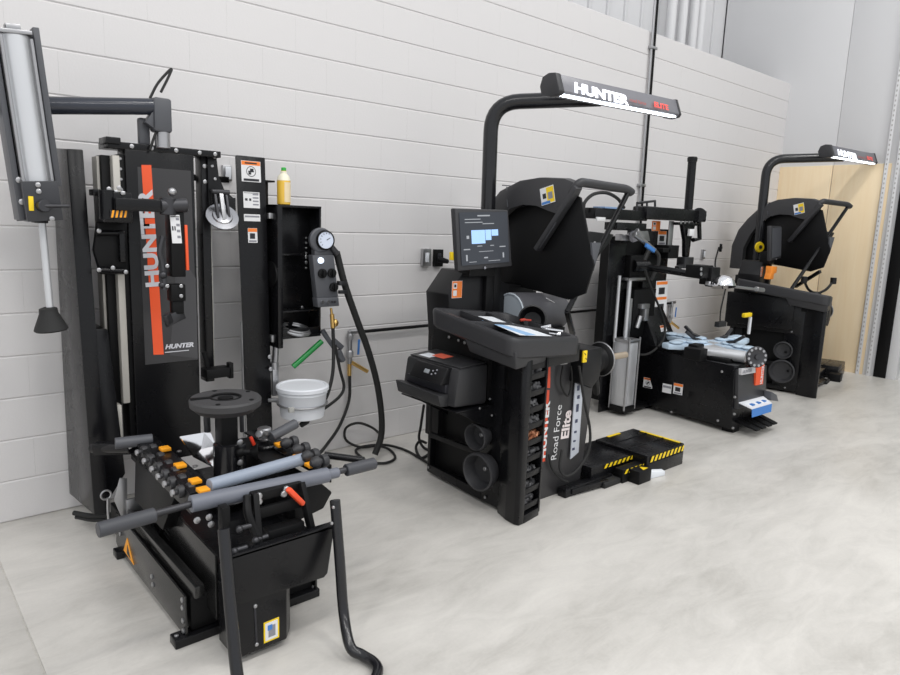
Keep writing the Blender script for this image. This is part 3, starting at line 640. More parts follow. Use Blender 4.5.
# ---- fittings on the block wall
pp_ = thing('air_pipe', 'black air pipe running along the block wall with two drop valves', 'pipe', (1.9,-.03,.78))
g = G(); g.cyl((2.40,-.035,.785),(6.20,-.035,.785),.011); obj('pipe_run', g, BLM, pp_)
def valve(x):
    g = G(); g.cyl((x,-.035,.79),(x-.06,-.035,.79),.016); g.cyl((x-.06,-.035,.80),(x-.06,-.035,.58),.016); g.lathe((x-.06,-.035,.74),(0,0,1),[(.02,0),(.024,.01),(.024,.03),(.02,.04)],8); g.lathe((x-.06,-.035,.62),(0,0,1),[(.02,0),(.026,.01),(.026,.04),(.02,.05)],8); q = obj('drop_valve', g, STL, pp_)
    g = G(); g.bar((x-.005,-.06,.74),(x-.01,-.06,.64),.014,.008,(0,1,0)); obj('valve_handle', g, INKB, q)
    g = G(); g.cyl((x-.06,-.035,.58),(x-.06,-.035,.50),.013); g.cyl((x-.05,-.04,.59),(x+.06,-.07,.52),.013); obj('brass_coupling', g, BRS, q)
valve(2.42); valve(6.26)
def outlet(x,z,lab,plug=False,dark=False,k=1.):
    t = thing('wall_outlet', lab, 'outlet', (x,0,z-.06))
    g = G(); g.box((x-.038*k,-.028*k,z-.06*k),(x+.038*k,0.001,z+.06*k),.003); obj('box', g, BLM if dark else STL, t)
    g = G(); g.box((x-.016,-.032,z-.033),(x+.016,-.027,z+.033),.002); obj('socket', g, WPL if not dark else INK, t)
    if plug:
        g = G(); g.cyl((x+.0,-.03,z-.01),(x+.02,-.10,z-.02),.022,.016); obj('plug', g, BLM, t)
outlet(2.99,1.265,'grey metal switch box on the block wall left of the black outlet')
outlet(3.10,1.26,'black wall outlet with a plug next to the grey switch box',True,True)
outlet(6.77,1.275,'small grey outlet on the block wall behind the far tyre changer',k=.8)
outlet(1.568,1.735,'grey outlet seen through the gap beside the decal column',k=.7)
cd = thing('wall_conduit', 'vertical grey conduit with black cable running up the block wall', 'conduit', (5.5,-.02,1.2))
g = G(); g.cyl((5.515,-.022,1.2),(5.475,-.022,4.6),.010); obj('pipe', g, STL, cd)
g = G(); g.cyl((5.555,-.024,1.2),(5.515,-.024,4.6),.011); obj('black_cable', g, BLM, cd)
for z in (1.9,2.6,3.1):
    g = G(); g.box((5.47,-.036,z),(5.57,0,z+.025),.003); obj('pipe_clip', g, STL, cd)
# loose cable on the floor and supply hose
g = G()
g.tube([(2.633, 0.004, 0.050),(2.466, -0.140, 0.160),(2.372, -0.126, 0.200),(2.319, -0.066, 0.160),(2.349, -0.021, 0.060),(2.424, -0.076, 0.012),(2.504, -0.170, 0.030),(2.553, -0.238, 0.012),(2.489, -0.381, 0.012),(2.384, -0.418, 0.012),(2.318, -0.349, 0.012),(2.324, -0.226, 0.014),(2.366, -0.115, 0.014),(2.455, -0.101, 0.020),(2.576, -0.160, 0.020),(2.634, -0.295, 0.012),(2.621, -0.451, 0.012),(2.605, -0.573, 0.012)],.0085,8)
solid('power_cable', g, RUB, 'black cable lying in loops on the floor in front of the wall corner joint', 'cable', (2.464, -0.135, 0.000))
g = G(); g.tube([(2.36,-.038,.50),(2.350, -0.050, 0.341),(2.252, -0.100, 0.201),(2.092, -0.220, 0.144),(1.889, -0.450, 0.176),(1.690, -0.700, 0.252)],.010); solid('supply_hose', g, RUB, 'thin black supply hose hanging from the wall valve down to the near tyre changer', 'hose', (2.36,-.04,.5))

# ------------------------------------------------------------------ wheel balancers
def balancer(near):
    B0 = (2.75,-1.05,0)
    if near: lab = 'black wheel balancer with monitor and raised hood in the middle, a printer on its side'
    else: lab = 'farther black wheel balancer in the corner by the plywood, hood raised over its shaft'
    b = thing('wheel_balancer', lab, 'wheel balancer', B0, 'wheel balancers with lit name bars')
    def pb(name, g, m, parent=b, **k): return obj(name, g, m, parent, **k)
    def far_map(src, dst, ang, dz=0.):        # the farther machine is a sister model: same parts, set out a little differently
        def f(c):
            c = V(c)
            if near: return c
            w = Matrix.Rotation(ang,3,'Z') @ V((c.x-src[0],c.y-src[1],0)) + V((dst[0],dst[1],0))
            d = Matrix.Rotation(-.19,3,'Z') @ (w - V((6.70,-1.335,0)))
            return V((2.43+d.x,-1.53+d.y,c.z+dz))
        return f
    hm = far_map((3.11,-1.215),(6.98,-1.05),-.15,.075)
    mm = far_map((2.965,-.63),(7.06,-.45),0.)
    # body
    g = G(); g.prism([(2.51,-1.33),(2.54,-.69),(3.02,-.69),(3.02,-1.33)],'z',.025,.90,.004); cab = pb('cabinet', g, BLM)
    g = G(); g.prism([(2.465,-1.20),(2.497,-.70),(2.525,-.70),(2.525,-1.20)],'z',.02,.07,.003); g.prism([(2.497,-.72),(2.50,-.69),(2.55,-.69),(2.55,-.72)],'z',.02,.92,.003); g.prism([(2.462,-1.34),(2.468,-1.18),(2.53,-1.18),(2.53,-1.34)],'z',.02,.90,.003); pb('side_frame', g, BLK)
    g = G(); g.bar((2.503,-.72,.255),(2.483,-1.18,.275),.02,.03); pb('side_brace', g, PLD, cab)
    bolts(cab, [(2.497,-.71,.05),(2.462,-1.24,.05),(2.462,-1.24,.60),(2.462,-1.24,.86)], ax=(-1,0,0), r=.008)
    g = G(); g.box((2.475,-1.28,.055),(2.52,-1.12,.14),.004); pb('foot_box', g, PLD, cab)
    # front wing with the weight pockets
    def sl(c): c.y += .17*(c.x-2.42) if c.y < -1.40 else 0; return c
    g = G(); g.prism([(2.455,-1.34),(2.425,-1.43),(2.418,-1.50),(2.428,-1.525),(2.470,-1.53),(2.470,-1.46),(2.61,-1.46),(2.615,-1.40),(2.60,-1.33)],'z',.0,.86,.005); g.map(sl); wing = pb('weight_column', g, BLK)
    g = G(); g.prism([(2.603,-1.53),(2.618,-1.53),(2.618,-1.40),(2.603,-1.40)],'z',.02,.86,.002); g.map(sl)
    pb('pocket_side', g, BLK, wing)
    g = G(); g.box((2.47,-1.53,.0),(2.61,-1.46,.045),.003); g.map(sl); pb('column_foot', g, BLK, wing)
    for k in range(9):
        z = .065+.086*k
        g = G(); g.prism([(-1.528,z+.034),(-1.524,z+.002),(-1.48,z-.012),(-1.458,z-.006),(-1.458,z-.002),(-1.515,z+.006),(-1.520,z+.034)],'x',2.472,2.602,.001); g.map(sl)
        pb('weight_pocket', g, PLD, wing)
    # front panel with lettering
    g = G(); g.prism([(2.66,.0),(3.12,.0),(3.16,.35),(3.20,.82),(2.66,.82)],'y',-1.365,-1.32,.004); fp = pb('front_panel', g, GRP if near else PLD)
    g = G(); g.prism([(2.66,-1.33),(3.10,-1.33),(3.10,-.75),(2.66,-.75)],'z',.02,.84,.004); pb('inner_housing', g, BLM)
    if near:
        g = G(); q = [(2.748, -1.367, 0.648),(2.794, -1.367, 0.642),(2.787, -1.367, 0.760),(2.741, -1.367, 0.765)]
        g.prism([(p[0],p[2]) for p in q],'y',-1.3675,-1.364); pb('red_stripe', g, mat('red stripe',(.72,.08,.03),.4), fp)
        g = G(); q = [(2.757, -1.367, 0.226),(2.791, -1.367, 0.222),(2.791, -1.367, 0.631),(2.757, -1.367, 0.636)]
        g.prism([(p[0],p[2]) for p in q],'y',-1.3672,-1.364); pb('red_stripe', g, mat('red stripe low',(.72,.08,.03),.4), fp)
        text(fp,'lettering','HUNTER',(2.787, -1.369, 0.243),(.03,0,1),(-1,0,.03),.062,WHT,bold=.04,sx=1.32)
        text(fp,'lettering','Road Force',(2.885, -1.368, 0.211),(.06,0,1),(-1,0,.06),.070,WHT,bold=0.,sx=.98)
        text(fp,'lettering','Elite',(2.980, -1.368, 0.320),(.06,0,1),(-1,0,.06),.095,mat('pale pink letters',(.78,.70,.69),.4),bold=.035,sx=1.0)
    # slanted guide strip
    if near:
        g = G(); q = [(2.997, -1.375, 0.663),(3.070, -1.375, 0.653),(3.071, -1.375, 0.222),(3.001, -1.375, 0.194)]
        g.prism([(p[0],p[2]) for p in q],'y',-1.38,-1.372,.001); gs = pb('guide_strip', g, mat('pale strip',(.55,.58,.64),.4))
        g = G()
        for p,h in (((3.025, -1.381, 0.614),.03),((3.031, -1.381, 0.560),.02),((3.029, -1.381, 0.496),.045),((3.028, -1.381, 0.419),.02),((3.026, -1.381, 0.354),.012),((3.023, -1.381, 0.300),.010),((3.019, -1.381, 0.253),.014)):
            g.box((p[0]-.010,-1.3825,p[2]-h/2),(p[0]+.010,-1.380,p[2]+h/2),.0)
        pb('strip_marks', g, mat('navy print',(.04,.05,.10),.5), gs)
    # spindle
    g = G(); g.prism([(2.96,.66),(3.06,.62),(3.13,.68),(3.13,.85),(2.96,.85)],'y',-1.45,-1.25,.008); sp = pb('spindle_housing', g, PLD)
    s0 = V((3.11,-1.35,.752))
    g = G(); g.lathe(s0,(1,0,0),[(.075,0),(.085,.015),(.085,.07),(.070,.08),(.068,.11),(.075,.125),(.090,.132),(.098,.14),(.098,.148),(.04,.152)],36); g.mi=1; g.torus(s0+V((.144,0,0)),(1,0,0),.098,.0045,40); pb('flange', g, [BLM,STL], sp)
    g = G(); g.cyl(s0+V((.14,0,0)),s0+V((.40,0,.0)),.020,n=18); pb('shaft', g, mat('brown steel shaft',(.40,.33,.25),.4,.4), sp)
    g = G(); g.lathe(s0+V((.03,0,0)),(1,0,0),[(.084,0),(.088,.006),(.084,.012)],30); pb('dial_ring', g, DSL, sp)
    if near:
        g = G(); g.fb((2.950, -1.455, 0.847),(2.984, -1.455, 0.782),-1.457,-1.448,.001); yl = pb('yellow_label', g, YEL, sp)
        g = G()
        for p in ((2.956, -1.458, 0.836),(2.969, -1.458, 0.807)): g.bar(V(p),V(p)+V((.016,0,-.012)),.004,.001,(0,1,0))
        pb('label_marks', g, INK, yl)
        g = G(); g.cyl((2.849, -1.380, 0.778),(2.884, -1.400, 0.783),.012); pb('release_pin', g, STL, fp)
    # tray
    tz = lambda x,y: 1.057 + .119*(y+.93) - .105*(x-2.30)
    def tm(c): c.z += tz(c.x,c.y); return c
    yb = 0. if near else .18
    out = [(2.30,-.90+yb),(2.295,-1.50),(2.305,-1.545),(2.345,-1.565),(2.89,-1.485),(2.915,-1.46),(2.92,-.98),(2.88,-.90+yb*.5)]
    inn = [(2.335,-.94+yb),(2.33,-1.49),(2.34,-1.517),(2.365,-1.525),(2.865,-1.453),(2.882,-1.43),(2.885,-1.0),(2.86,-.94+yb*.5)]
    def rnd(P, rad):
        Q = []
        for i,p in enumerate(P):
            p = V((*p,0)); a = V((*P[i-1],0))-p; c_ = V((*P[(i+1)%len(P)],0))-p
            A_ = p+a.normalized()*min(rad,a.length*.45); C_ = p+c_.normalized()*min(rad,c_.length*.45)
            for k in range(5):
                t = k/4; w = A_*(1-t)**2+p*2*t*(1-t)+C_*t*t; Q.append((w.x,w.y))
        return Q
    out = rnd([(2.30,-.90+yb),(2.295,-1.555),(2.90,-1.485),(2.92,-.98),(2.88,-.90+yb*.5)],.07)
    inn = rnd([(2.345,-.945+yb),(2.342,-1.505),(2.86,-1.445),(2.87,-1.01),(2.84,-.945+yb*.5)],.05)
    g = G()
    def lift(P,z): return [(x,y,z) for x,y in P]
    sm = lambda P,k: [(2.62+(x-2.62)*k, -1.24+(y+1.24)*k) for x,y in P]
    g.ring([lift(sm(out,.95),-.100),lift(sm(out,.985),-.088),lift(out,-.022),lift(sm(out,.995),-.008),lift(sm(out,.98),0),lift(sm(inn,1.02),0),lift(inn,-.008),lift(sm(inn,.97),-.060)],cap=True)
    g.map(tm); tr = pb('tray', g, PLA)
    g = G()
    for a,c_ in (((2.50,-.945),(2.50,-1.20)),((2.335,-1.20),(2.62,-1.20)),((2.70,-.945),(2.66,-1.18)),((2.62,-1.20),(2.80,-1.33))):
        g.bar((a[0],a[1],-.022),(c_[0],c_[1],-.022),.018,.045,bev=.004)
    g.map(tm); pb('tray_divider', g, PLA, tr)
    # moulded skirt below the tray on the left
    g = G(); g.poly8([(2.315,-1.22,.865),(2.34,-1.53,.825),(2.60,-1.49,.83),(2.60,-1.22,.85),(2.31,-1.16,.965),(2.31,-1.545,.92),(2.60,-1.51,.90),(2.60,-1.16,.93)],.012); pb('tray_skirt', g, PLA, tr)
    g = G(); g.prism([(2.45,-1.50),(2.90,-1.47),(2.90,-1.30),(2.45,-1.30)],'z',.80,.89,.006); pb('tray_neck', g, PLD, tr)
    # rear case behind the tray
    g = G(); q = [(2.47,.86),(2.92,.86),(2.92,1.16),(2.62,1.25),(2.55,1.25),(2.44,1.12)]
    g.prism(q,'y',-.90,-.70,.006); g.box((2.50,-.78,.25),(3.3,-.66,1.10),.006); rc = pb('rear_case', g, PLD)
    decal(rc, (2.499, -0.903, 1.147), (1,0,0), (0,0,1), .075, .095, 'redorange')
    g = G(); g.box((2.88,-.80,.80),(3.25,-.64,1.14),.006); g.box((2.70,-.93,.90),(2.76,-.87,1.32),.004); g.box((2.78,-.91,.90),(2.84,-.85,1.30),.004); pb('mast_bracket', g, BLM, rc)
    # mast and light bar
    def bw(c):        # the far bar is swung square to the wall
        c = V(c)
        if near: return c
        d = Matrix.Rotation(-.19,3,'Z') @ V((6.98+c.x-2.79-6.70, -1.05+c.y+1.20+1.335, 0))
        return V((2.43+d.x,-1.53+d.y,c.z))
    bd_ = bw((1,0,0))-bw((0,0,0)); bu = bw((0,.03,.075))-bw((0,0,0)); bu.normalize()
    xl,xr = 2.91,4.135; yf = -1.20
    zf = lambda x: (2.268 if near else 2.315)+.024*(x-xl)
    def tl(c):
        c = V(c); c.z += zf(c.x); return bw(c)
    g = G(); g.rtube([mm((2.985,-.63,.9)),mm((2.965,-.63,2.235 if near else 2.26)),bw((3.37,-1.13,2.262 if near else 2.30))],.045,.17,16); ms = pb('mast', g, GLS)
    prof = [(yf+.012,-.052),(yf+.065,-.058),(yf+.12,-.045),(yf+.135,.0),(yf+.12,.045),(yf+.08,.060),(yf+.035,.056),(yf+.0,-.035)]
    g = G(); g.prism(prof,'x',xl+.045,xr-.02,.003); g.map(tl); lb = pb('light_bar', g, BARG)
    for a,c_ in ((xl,xl+.045),(xr-.02,xr)):
        g = G(); g.prism([(y+(y-yf-.07)*.08,z*1.08) for y,z in prof],'x',a,c_,.005); g.map(tl); pb('end_cap', g, PLA, lb)
    g = G(); g.box((xl+.05,yf+.006,-.058),(xr-.05,yf+.035,-.048),.001); g.map(tl); pb('led_strip', g, LED, lb)
    fy = bu
    text(lb,'lettering','HUNTER',tl((xl+.125,yf-.001,-.030)),bd_,fy,.085,LGL,bold=.05,sx=1.5,shear=.22,ext=.004)
    text(lb,'lettering','road force',tl((xl+.64,yf-.001,-.022)),bd_,fy,.034,mat('dim red letters',(.35,.06,.05),.4,emit=(.8,.08,.05),es=.12),bold=.005,sx=1.2,shear=.2,ext=.006)
    text(lb,'lettering','ELITE',tl((xl+.90,yf-.001,-.024)),bd_,fy,.050,mat('red letters',(.75,.06,.05),.4,emit=(1,.08,.05),es=.5),bold=.03,sx=1.4,shear=.2,ext=.006)
    # monitor
    g = G(); fx = [(2.425,-.99,1.256),(2.842,-.99,1.277),(2.842,-.955,1.277),(2.425,-.955,1.256),(2.408,-.965,1.588),(2.812,-.965,1.594),(2.812,-.925,1.594),(2.408,-.925,1.588)]
    g.poly8(fx,.008); mo = pb('monitor', g, PLA)
    e0,e1,e3 = V((2.448,-.9905,1.285)),V((2.812,-.9895,1.302)),V((2.433,-.9685,1.567))
    ex,ey = (e1-e0).normalized(),(e3-e0).normalized(); en = ex.cross(ey)
    W,H = (e1-e0).length,(e3-e0).length
    def sq(g,x0,x1,y0,y1,t):
        g.poly8([tuple(e0+ex*(x*W)+ey*(y*H)+en*k) for k in (0,t) for x,y in ((x0,y0),(x1,y0),(x1,y1),(x0,y1))])
    g = G(); sq(g,0,1,0,1,.003); sc = pb('screen', g, SCRN if near else GRD, mo)
    if near:
        g = G(); sq(g,.22,.50,.40,.66,.0036); sq(g,.51,.63,.46,.66,.0036); sq(g,.64,.78,.54,.66,.0036); pb('screen_graphic', g, SCRB, sc)
        g = G()
        for x0,x1,y0,y1 in ((.36,.62,.92,.945),(.10,.42,.86,.875),(.10,.46,.80,.815),(.46,.70,.77,.785),(.12,.17,.50,.56),(.05,.18,.29,.31),(.33,.43,.345,.36),(.60,.68,.345,.36),(.80,.93,.31,.33),(.36,.66,.24,.25),(.09,.12,.08,.20),(.86,.89,.10,.20),(.46,.54,.11,.135),(.15,.30,.05,.06),(.55,.8,.05,.06)): sq(g,x0,x1,y0,y1,.0036)
        pb('screen_text', g, SCRT, sc)
        g = G(); g.fb((2.418, -0.930, 1.356),(2.441, -0.930, 1.312),-.95,-.92,.002); pb('yellow_clip', g, YEL, mo)
    else:
        g = G(); g.lathe(mm((2.925,-.66,1.375)),(-.75,-1,0),[(.05,0),(.055,.006),(.05,.02),(.02,.025)],20); g.mi=1; g.lathe(mm((2.925,-.66,1.375)),(-.75,-1,0),[(.02,.022),(.02,.03),(.005,.032)],12); pb('mast_knob', g, [YEL,INK], ms)
    g = G(); g.lathe((2.62,-.993,1.272),(0,-1,0),[(.008,0),(.007,.004)],12); pb('power_button', g, INKG, mo)
    g = G(); g.box((2.54,-.955,1.22),(2.74,-.86,1.34),.006); pb('monitor_arm', g, BLM, mo)
    # hood
    hx0,hx1 = 3.10,3.40
    arc = [(-.30,1.06),(-.30,1.30),(-.36,1.47),(-.454,1.587),(-.60,1.722),(-.77,1.784),(-.93,1.80),(-1.12,1.79),(-1.20,1.765)]
    inn_ = [(-.46,1.06),(-.46,1.28),(-.52,1.42),(-.60,1.53),(-.72,1.612),(-.82,1.635),(-.93,1.63),(-1.03,1.60),(-1.12,1.58)]
    g = G(); R = []
    hxs = hx1
    for t,(o_,i_) in enumerate(zip(arc,inn_)):
        hx1 = (3.40,3.40,3.40,3.40,3.36,3.30,3.25,3.20,3.18)[t]
        my = (o_[0]*.7+i_[0]*.3, o_[1]*.7+i_[1]*.3)
        R.append([(hx0-.02,*i_),(hx0-.022,*my),(hx0+.0,o_[0]*.97+i_[0]*.03,o_[1]*.97+i_[1]*.03),(hx0+.05,*o_),(hx1-.05,*o_),(hx1,o_[0]*.9+i_[0]*.1,o_[1]*.9+i_[1]*.1),(hx1,*i_),(hx1-.02,*i_),(hx1-.03,*my),(hx0+.02,*my)])
    hx1 = hxs
    g.ring(R); g.map(hm); hd = pb('hood', g, PLA)
    g = G(); side = [(-.46,1.06),(-.46,1.28),(-.52,1.42),(-.60,1.53),(-.72,1.612),(-.82,1.635),(-.93,1.63),(-1.03,1.60),(-1.16,1.70),(-1.22,1.68),(-1.345,1.306),(-1.30,1.14),(-1.18,1.09),(-.90,1.12),(-.62,1.14)]
    g.prism([(0,y,z) for y,z in side],'x',hx0+.03,hx0+.045,.003); g.map(hm); pb('hood_side', g, BLM, hd)
    g = G(); g.prism([(3.115,1.43),(3.20,1.43),(3.15,1.27)],'y',-1.335,-1.32,.002); g.map(hm); pb('corner_bracket', g, GRD, hd)
    g = G(); g.prism([(3.28,1.38),(3.46,1.49),(3.70,1.475),(3.66,1.42),(3.45,1.25),(3.26,1.22)],'y',-1.06,-.98,.006); g.map(hm); cc_ = pb('caliper_case', g, PLD, hd)
    bolts(cc_, [hm(q) for q in ((3.50,-1.06,1.42),(3.60,-1.06,1.43),(3.52,-1.06,1.37))], r=.010)
    g = G(); g.rtube([(hx0,-1.10,1.60),(hx0+.01,-1.215,1.765),(3.585,-1.215,1.753),(3.61,-1.217,1.74)],.026,.045,12); g.map(hm); hn = pb('hood_handle', g, PLA, hd)
    g = G(); g.tube([(3.607,-1.216,1.755),(3.103, -1.200, 1.022) if near else (2.72,-1.25,.93)],.017,10,smooth=False); g.map(hm); pb('handle_stay', g, BLK, hd)
    g = G(); g.bar((hx0-.005,-1.225,1.735),(hx0-.005,-.95,1.37),.03,.055,(1,0,0),.004); g.map(hm); hb = pb('handle_bracket', g, PLA, hd)
    g = G(); g.bar((hx0-.022,-1.08,1.545),(hx0-.022,-.965,1.39),.004,.008,(1,0,0)); g.bar((hx0-.022,-1.095,1.535),(hx0-.022,-.98,1.38),.004,.008,(1,0,0)); g.map(hm); pb('bracket_slot', g, GRD, hb)
    g = G(); g.bar((3.102, -1.200, 1.028) if near else (3.14,-1.27,1.10),(3.299, -1.100, 0.854) if near else (3.25,-.98,.92),.028,.028); g.map(hm); pb('hood_strut', g, BLK, hd)
    decal(hd, hm((hx0-.0245,-1.02,1.69)), hm((0,-1,.25))-hm((0,0,0)), hm((0,.25,1))-hm((0,0,0)), .105, .10, 'hood', 'hood_label')
    g = G(); g.bar((hx0-.004,-.665,1.745),(hx0-.024,-.70,1.62),.010,.006,(0,1,0)); g.bar((hx0-.0,-.62,1.755),(hx0+.4,-.62,1.757),.01,.006); g.map(hm); pb('hood_seam', g, GRD, hd)
    if near:
        # grey motor drum behind the tray
        g = G(); g.cyl((2.885,-.95,1.005),(3.30,-.95,.985),.115,n=40); md = pb('motor_drum', g, mat('dark grey drum',(.07,.07,.078),.45))
        g = G(); g.lathe((2.882,-.95,1.005),(-1,0,0),[(.113,-.002),(.110,.006),(.103,.006),(.098,.001),(.0,.001)],40); pb('drum_rim', g, mat('pale drum end',(.38,.42,.46),.4), md)
        g = G(); g.bar((3.089, -1.045, 1.088),(3.289, -1.040, 1.009),.005,.003); pb('drum_line', g, WHT, md)
        g = G(); g.box((2.90,-1.05,.84),(3.28,-.85,.90),.004); pb('drum_cradle', g, BLM, md)
        # printer shelf
        g = G(); g.box((2.20,-1.27,.568),(2.50,-.81,.576),.002); g.prism([(2.47,.43),(2.47,.566),(2.22,.566)],'y',-1.27,-1.262,.001); g.prism([(2.47,.43),(2.47,.566),(2.22,.566)],'y',-.90,-.892,.001); ps = pb('printer_shelf', g, BLK)
        bolts(ps, [(2.36,-1.27,.572),(2.45,-1.271,.52)], r=.006)
        g = G(); g.box((2.44,-1.24,.60),(2.52,-.78,.92),.004); pb('shelf_back', g, BLM)
        bolts(b, [(2.44,-1.05,.875),(2.44,-1.0,.88),(2.44,-1.12,.87),(2.44,-.92,.885)], ax=(-1,0,0), r=.009)
        # cables on the front
        g = G(); g.tube([(2.927, -1.450, 0.765),(2.980, -1.460, 0.568),(3.055, -1.460, 0.381),(3.052, -1.460, 0.251),(2.975, -1.450, 0.157),(2.905, -1.430, 0.131),(2.872, -1.410, 0.179),(2.904, -1.390, 0.272)],.008); pb('cable', g, RUB)
        g = G(); g.tube([(2.864, -1.390, 0.761),(2.857, -1.390, 0.661),(2.925, -1.390, 0.583),(2.951, -1.390, 0.671),(2.933, -1.390, 0.753)],.006); pb('cable', g, RUB)
        g = G(); g.tube([(2.806, -1.380, 0.260),(2.827, -1.390, 0.183),(2.891, -1.400, 0.112),(2.940, -1.420, 0.084)],.007); pb('cable', g, RUB)
        g = G(); g.tube([(3.20,-1.36,.66),(3.22,-1.36,.60),(3.27,-1.33,.54)],.02); pb('spindle_hose', g, RUB, sp)
    else:
        g = G(); g.box((2.44,-1.24,.62),(2.52,-.62,.93),.004); g.box((2.462,-1.32,.58),(2.48,-.64,.88),.004); pb('shelf_back', g, BLK)
        bolts(b, [(2.46,-1.05,.86),(2.46,-1.0,.80),(2.46,-.85,.84),(2.46,-.78,.86)], ax=(-1,0,0), r=.010)
        g = G(); g.cyl((2.55,-.48,1.35),(2.62,-.46,1.36),.014); g.bar((2.54,-.48,1.315),(2.54,-.48,1.395),.02,.03); pb('rear_knob', g, BLM)
        g = G(); g.tube([(2.58,-.45,1.36),(2.54,-.44,1.2),(2.58,-.46,1.05)],.008); pb('rear_cable', g, RUB)
    # pegs for the side cups
    for y,z in ((-1.215,.40),(-1.255,.222)):
        g = G(); g.cyl((2.52,y,z),(2.43,y,z),.012); pb('cup_peg', g, STL if near else BLM, cab)
    return b

def cup(lab, y, z, R, D, org=None):
    g = G(); g.lathe((2.455,y,z),(-1,-.1,-.03),[(R*.55,.0),(R*.80,.004),(R*.86,.02),(R,D*.75),(R,D),(R*.9,D+.003),(R*.86,D-.004),(R*.72,.02),(R*.30,.014),(.014,.014)],36)
    solid('centering_cup', g, PLA, lab, 'cup', (2.43,y,z), 'centering cups hung on the balancers')
bal = balancer(True)
cup('smaller black centering cup hung on the near balancer side below the printer', -1.215,.40,.074,.075)
cup('larger black centering cup hung on the near balancer below the smaller cup', -1.255,.222,.103,.085)
ordn = ['lowest','second from the bottom','third from the bottom','fourth from the bottom','middle','fourth from the top','third from the top','second from the top','topmost']
for k in range(9):
    z = .065+.086*k; g = G()
    for i in range(22):
        x = 2.485+.105*random.random(); y = -1.505+.03*random.random()+.17*(x-2.42); zz = z+.012+.042*random.random()
        d = V((random.uniform(-1,1),random.uniform(-.6,.6),random.uniform(-.5,.5))).normalized()*.015
        g.bar(V((x,y,zz))-d,V((x,y,zz))+d,.014,.020,bev=.003)
    o = solid('wheel_weight_heap', g, COP if k == 4 else LEAD, ('copper coloured' if k == 4 else 'dark')+' heap of wheel weights in the '+ordn[k]+' pocket of the near balancer', 'wheel weights', (2.54,-1.49,z+.01), 'wheel weights in the balancer pockets')
    o['kind'] = 'stuff'

# things in the near balancer tray
tz0 = lambda x,y: 1.057 + .119*(y+.93) - .105*(x-2.30)
def sheet(p, lab, m, nm='paper_sheet', dz=-.012):
    g = G(); a = [V((x,y,tz0(x,y)+dz)) for x,y in p]; g.poly8([tuple(q) for q in a]+[tuple(q+V((0,0,.0015))) for q in a])
    return g
q = [(2.528, -1.020, 1.000)[:2],(2.690, -1.013, 1.000)[:2],(2.719, -1.420, 0.950)[:2],(2.473, -1.421, 0.955)[:2]]
pr = thing('paper_sheet', 'white and blue printed sheet lying in the tray of the near balancer', 'paper', (2.57,-1.25,tz0(2.57,-1.25)-.0118))
g = sheet(q,'',PAP,dz=-.012); obj('sheet', g, PAP, pr)
g = sheet([(2.490, -1.124, 1.000)[:2],(2.546, -1.112, 1.000)[:2],(2.605, -1.410, 0.950)[:2],(2.517, -1.422, 0.955)[:2]],'',PAPB,dz=-.0112); obj('blue_print', g, PAPB, pr)
g = G(); g.lathe((2.86,-1.15,.985),(-.72,-.62,.28),[(.02,-.11),(.045,-.10),(.055,-.05),(.075,.03),(.080,.036),(.072,.038),(.05,-.03),(.0,-.04)],32)
solid('centering_cone', g, PLD, 'black cup shaped centering cone lying in the near balancer tray by the grey drum', 'cone', (2.86,-1.15,.95))
g = G(); g.cyl((2.80,-1.27,.94),(2.87,-1.33,.925),.024); g.ball((2.875,-1.335,.925),.032); g.bar((2.80,-1.30,.955),(2.88,-1.36,.945),.014,.022); g.bar((2.82,-1.25,.955),(2.88,-1.27,.965),.014,.022)
solid('quick_nut', g, CHR, 'shiny metal quick nut lying in the near balancer tray beside the black cone', 'nut', (2.84,-1.3,.92))
g = G(); g.bar((2.78,-1.13,.985),(2.81,-1.145,.99),.020,.014,bev=.005); g.bar((2.80,-1.14,.988),(2.84,-1.16,.985),.012,.010)
solid('scraper', g, mat('dull red handle',(.45,.05,.03),.5), 'small red handled tool in the near balancer tray left of the cone', 'tool', (2.76,-1.11,.99))
# printer
pt = thing('printer', 'black inkjet printer on the side shelf of the near wheel balancer', 'printer', (2.32,-1.04,.577))
g = G(); g.poly8([(2.195,-1.255,.59),(2.43,-1.255,.58),(2.43,-.815,.58),(2.195,-.815,.59),(2.225,-1.255,.788),(2.43,-1.255,.80),(2.43,-.815,.80),(2.225,-.815,.788)],.022); obj('body', g, mat('printer shell',(.024,.024,.026),.45), pt)
g = G(); g.poly8([(2.24,-1.24,.788),(2.425,-1.24,.80),(2.425,-.83,.80),(2.24,-.83,.788),(2.24,-1.24,.795),(2.425,-1.24,.806),(2.425,-.83,.806),(2.24,-.83,.795)],.002); obj('lid', g, mat('printer lid',(.026,.026,.028),.4), pt)
g = G(); g.poly8([(2.155,-1.19,.705),(2.215,-1.19,.70),(2.215,-.93,.70),(2.155,-.93,.705),(2.205,-1.19,.785),(2.235,-1.19,.785),(2.235,-.93,.785),(2.205,-.93,.785)],.004); cpn = obj('control_panel', g, PLD, pt)
def cpp(y,t): return (2.154+.05*t-.0015, y, .705+.08*t)
g = G(); g.bar(cpp(-1.03,.55),cpp(-1.07,.55),.022,.004,(1,0,-.6)); obj('display', g, mat('grey display',(.28,.30,.32),.3), cpn)
for y,t in ((-1.095,.45),(-1.095,.65),(-1.12,.55),(-1.12,.75)):
    g = G(); g.ball(cpp(y,t),.005); obj('key', g, INKG, cpn)
g = G(); g.box((2.19,-1.19,.655),(2.225,-.87,.70),.003); obj('output_slot', g, INK, pt)
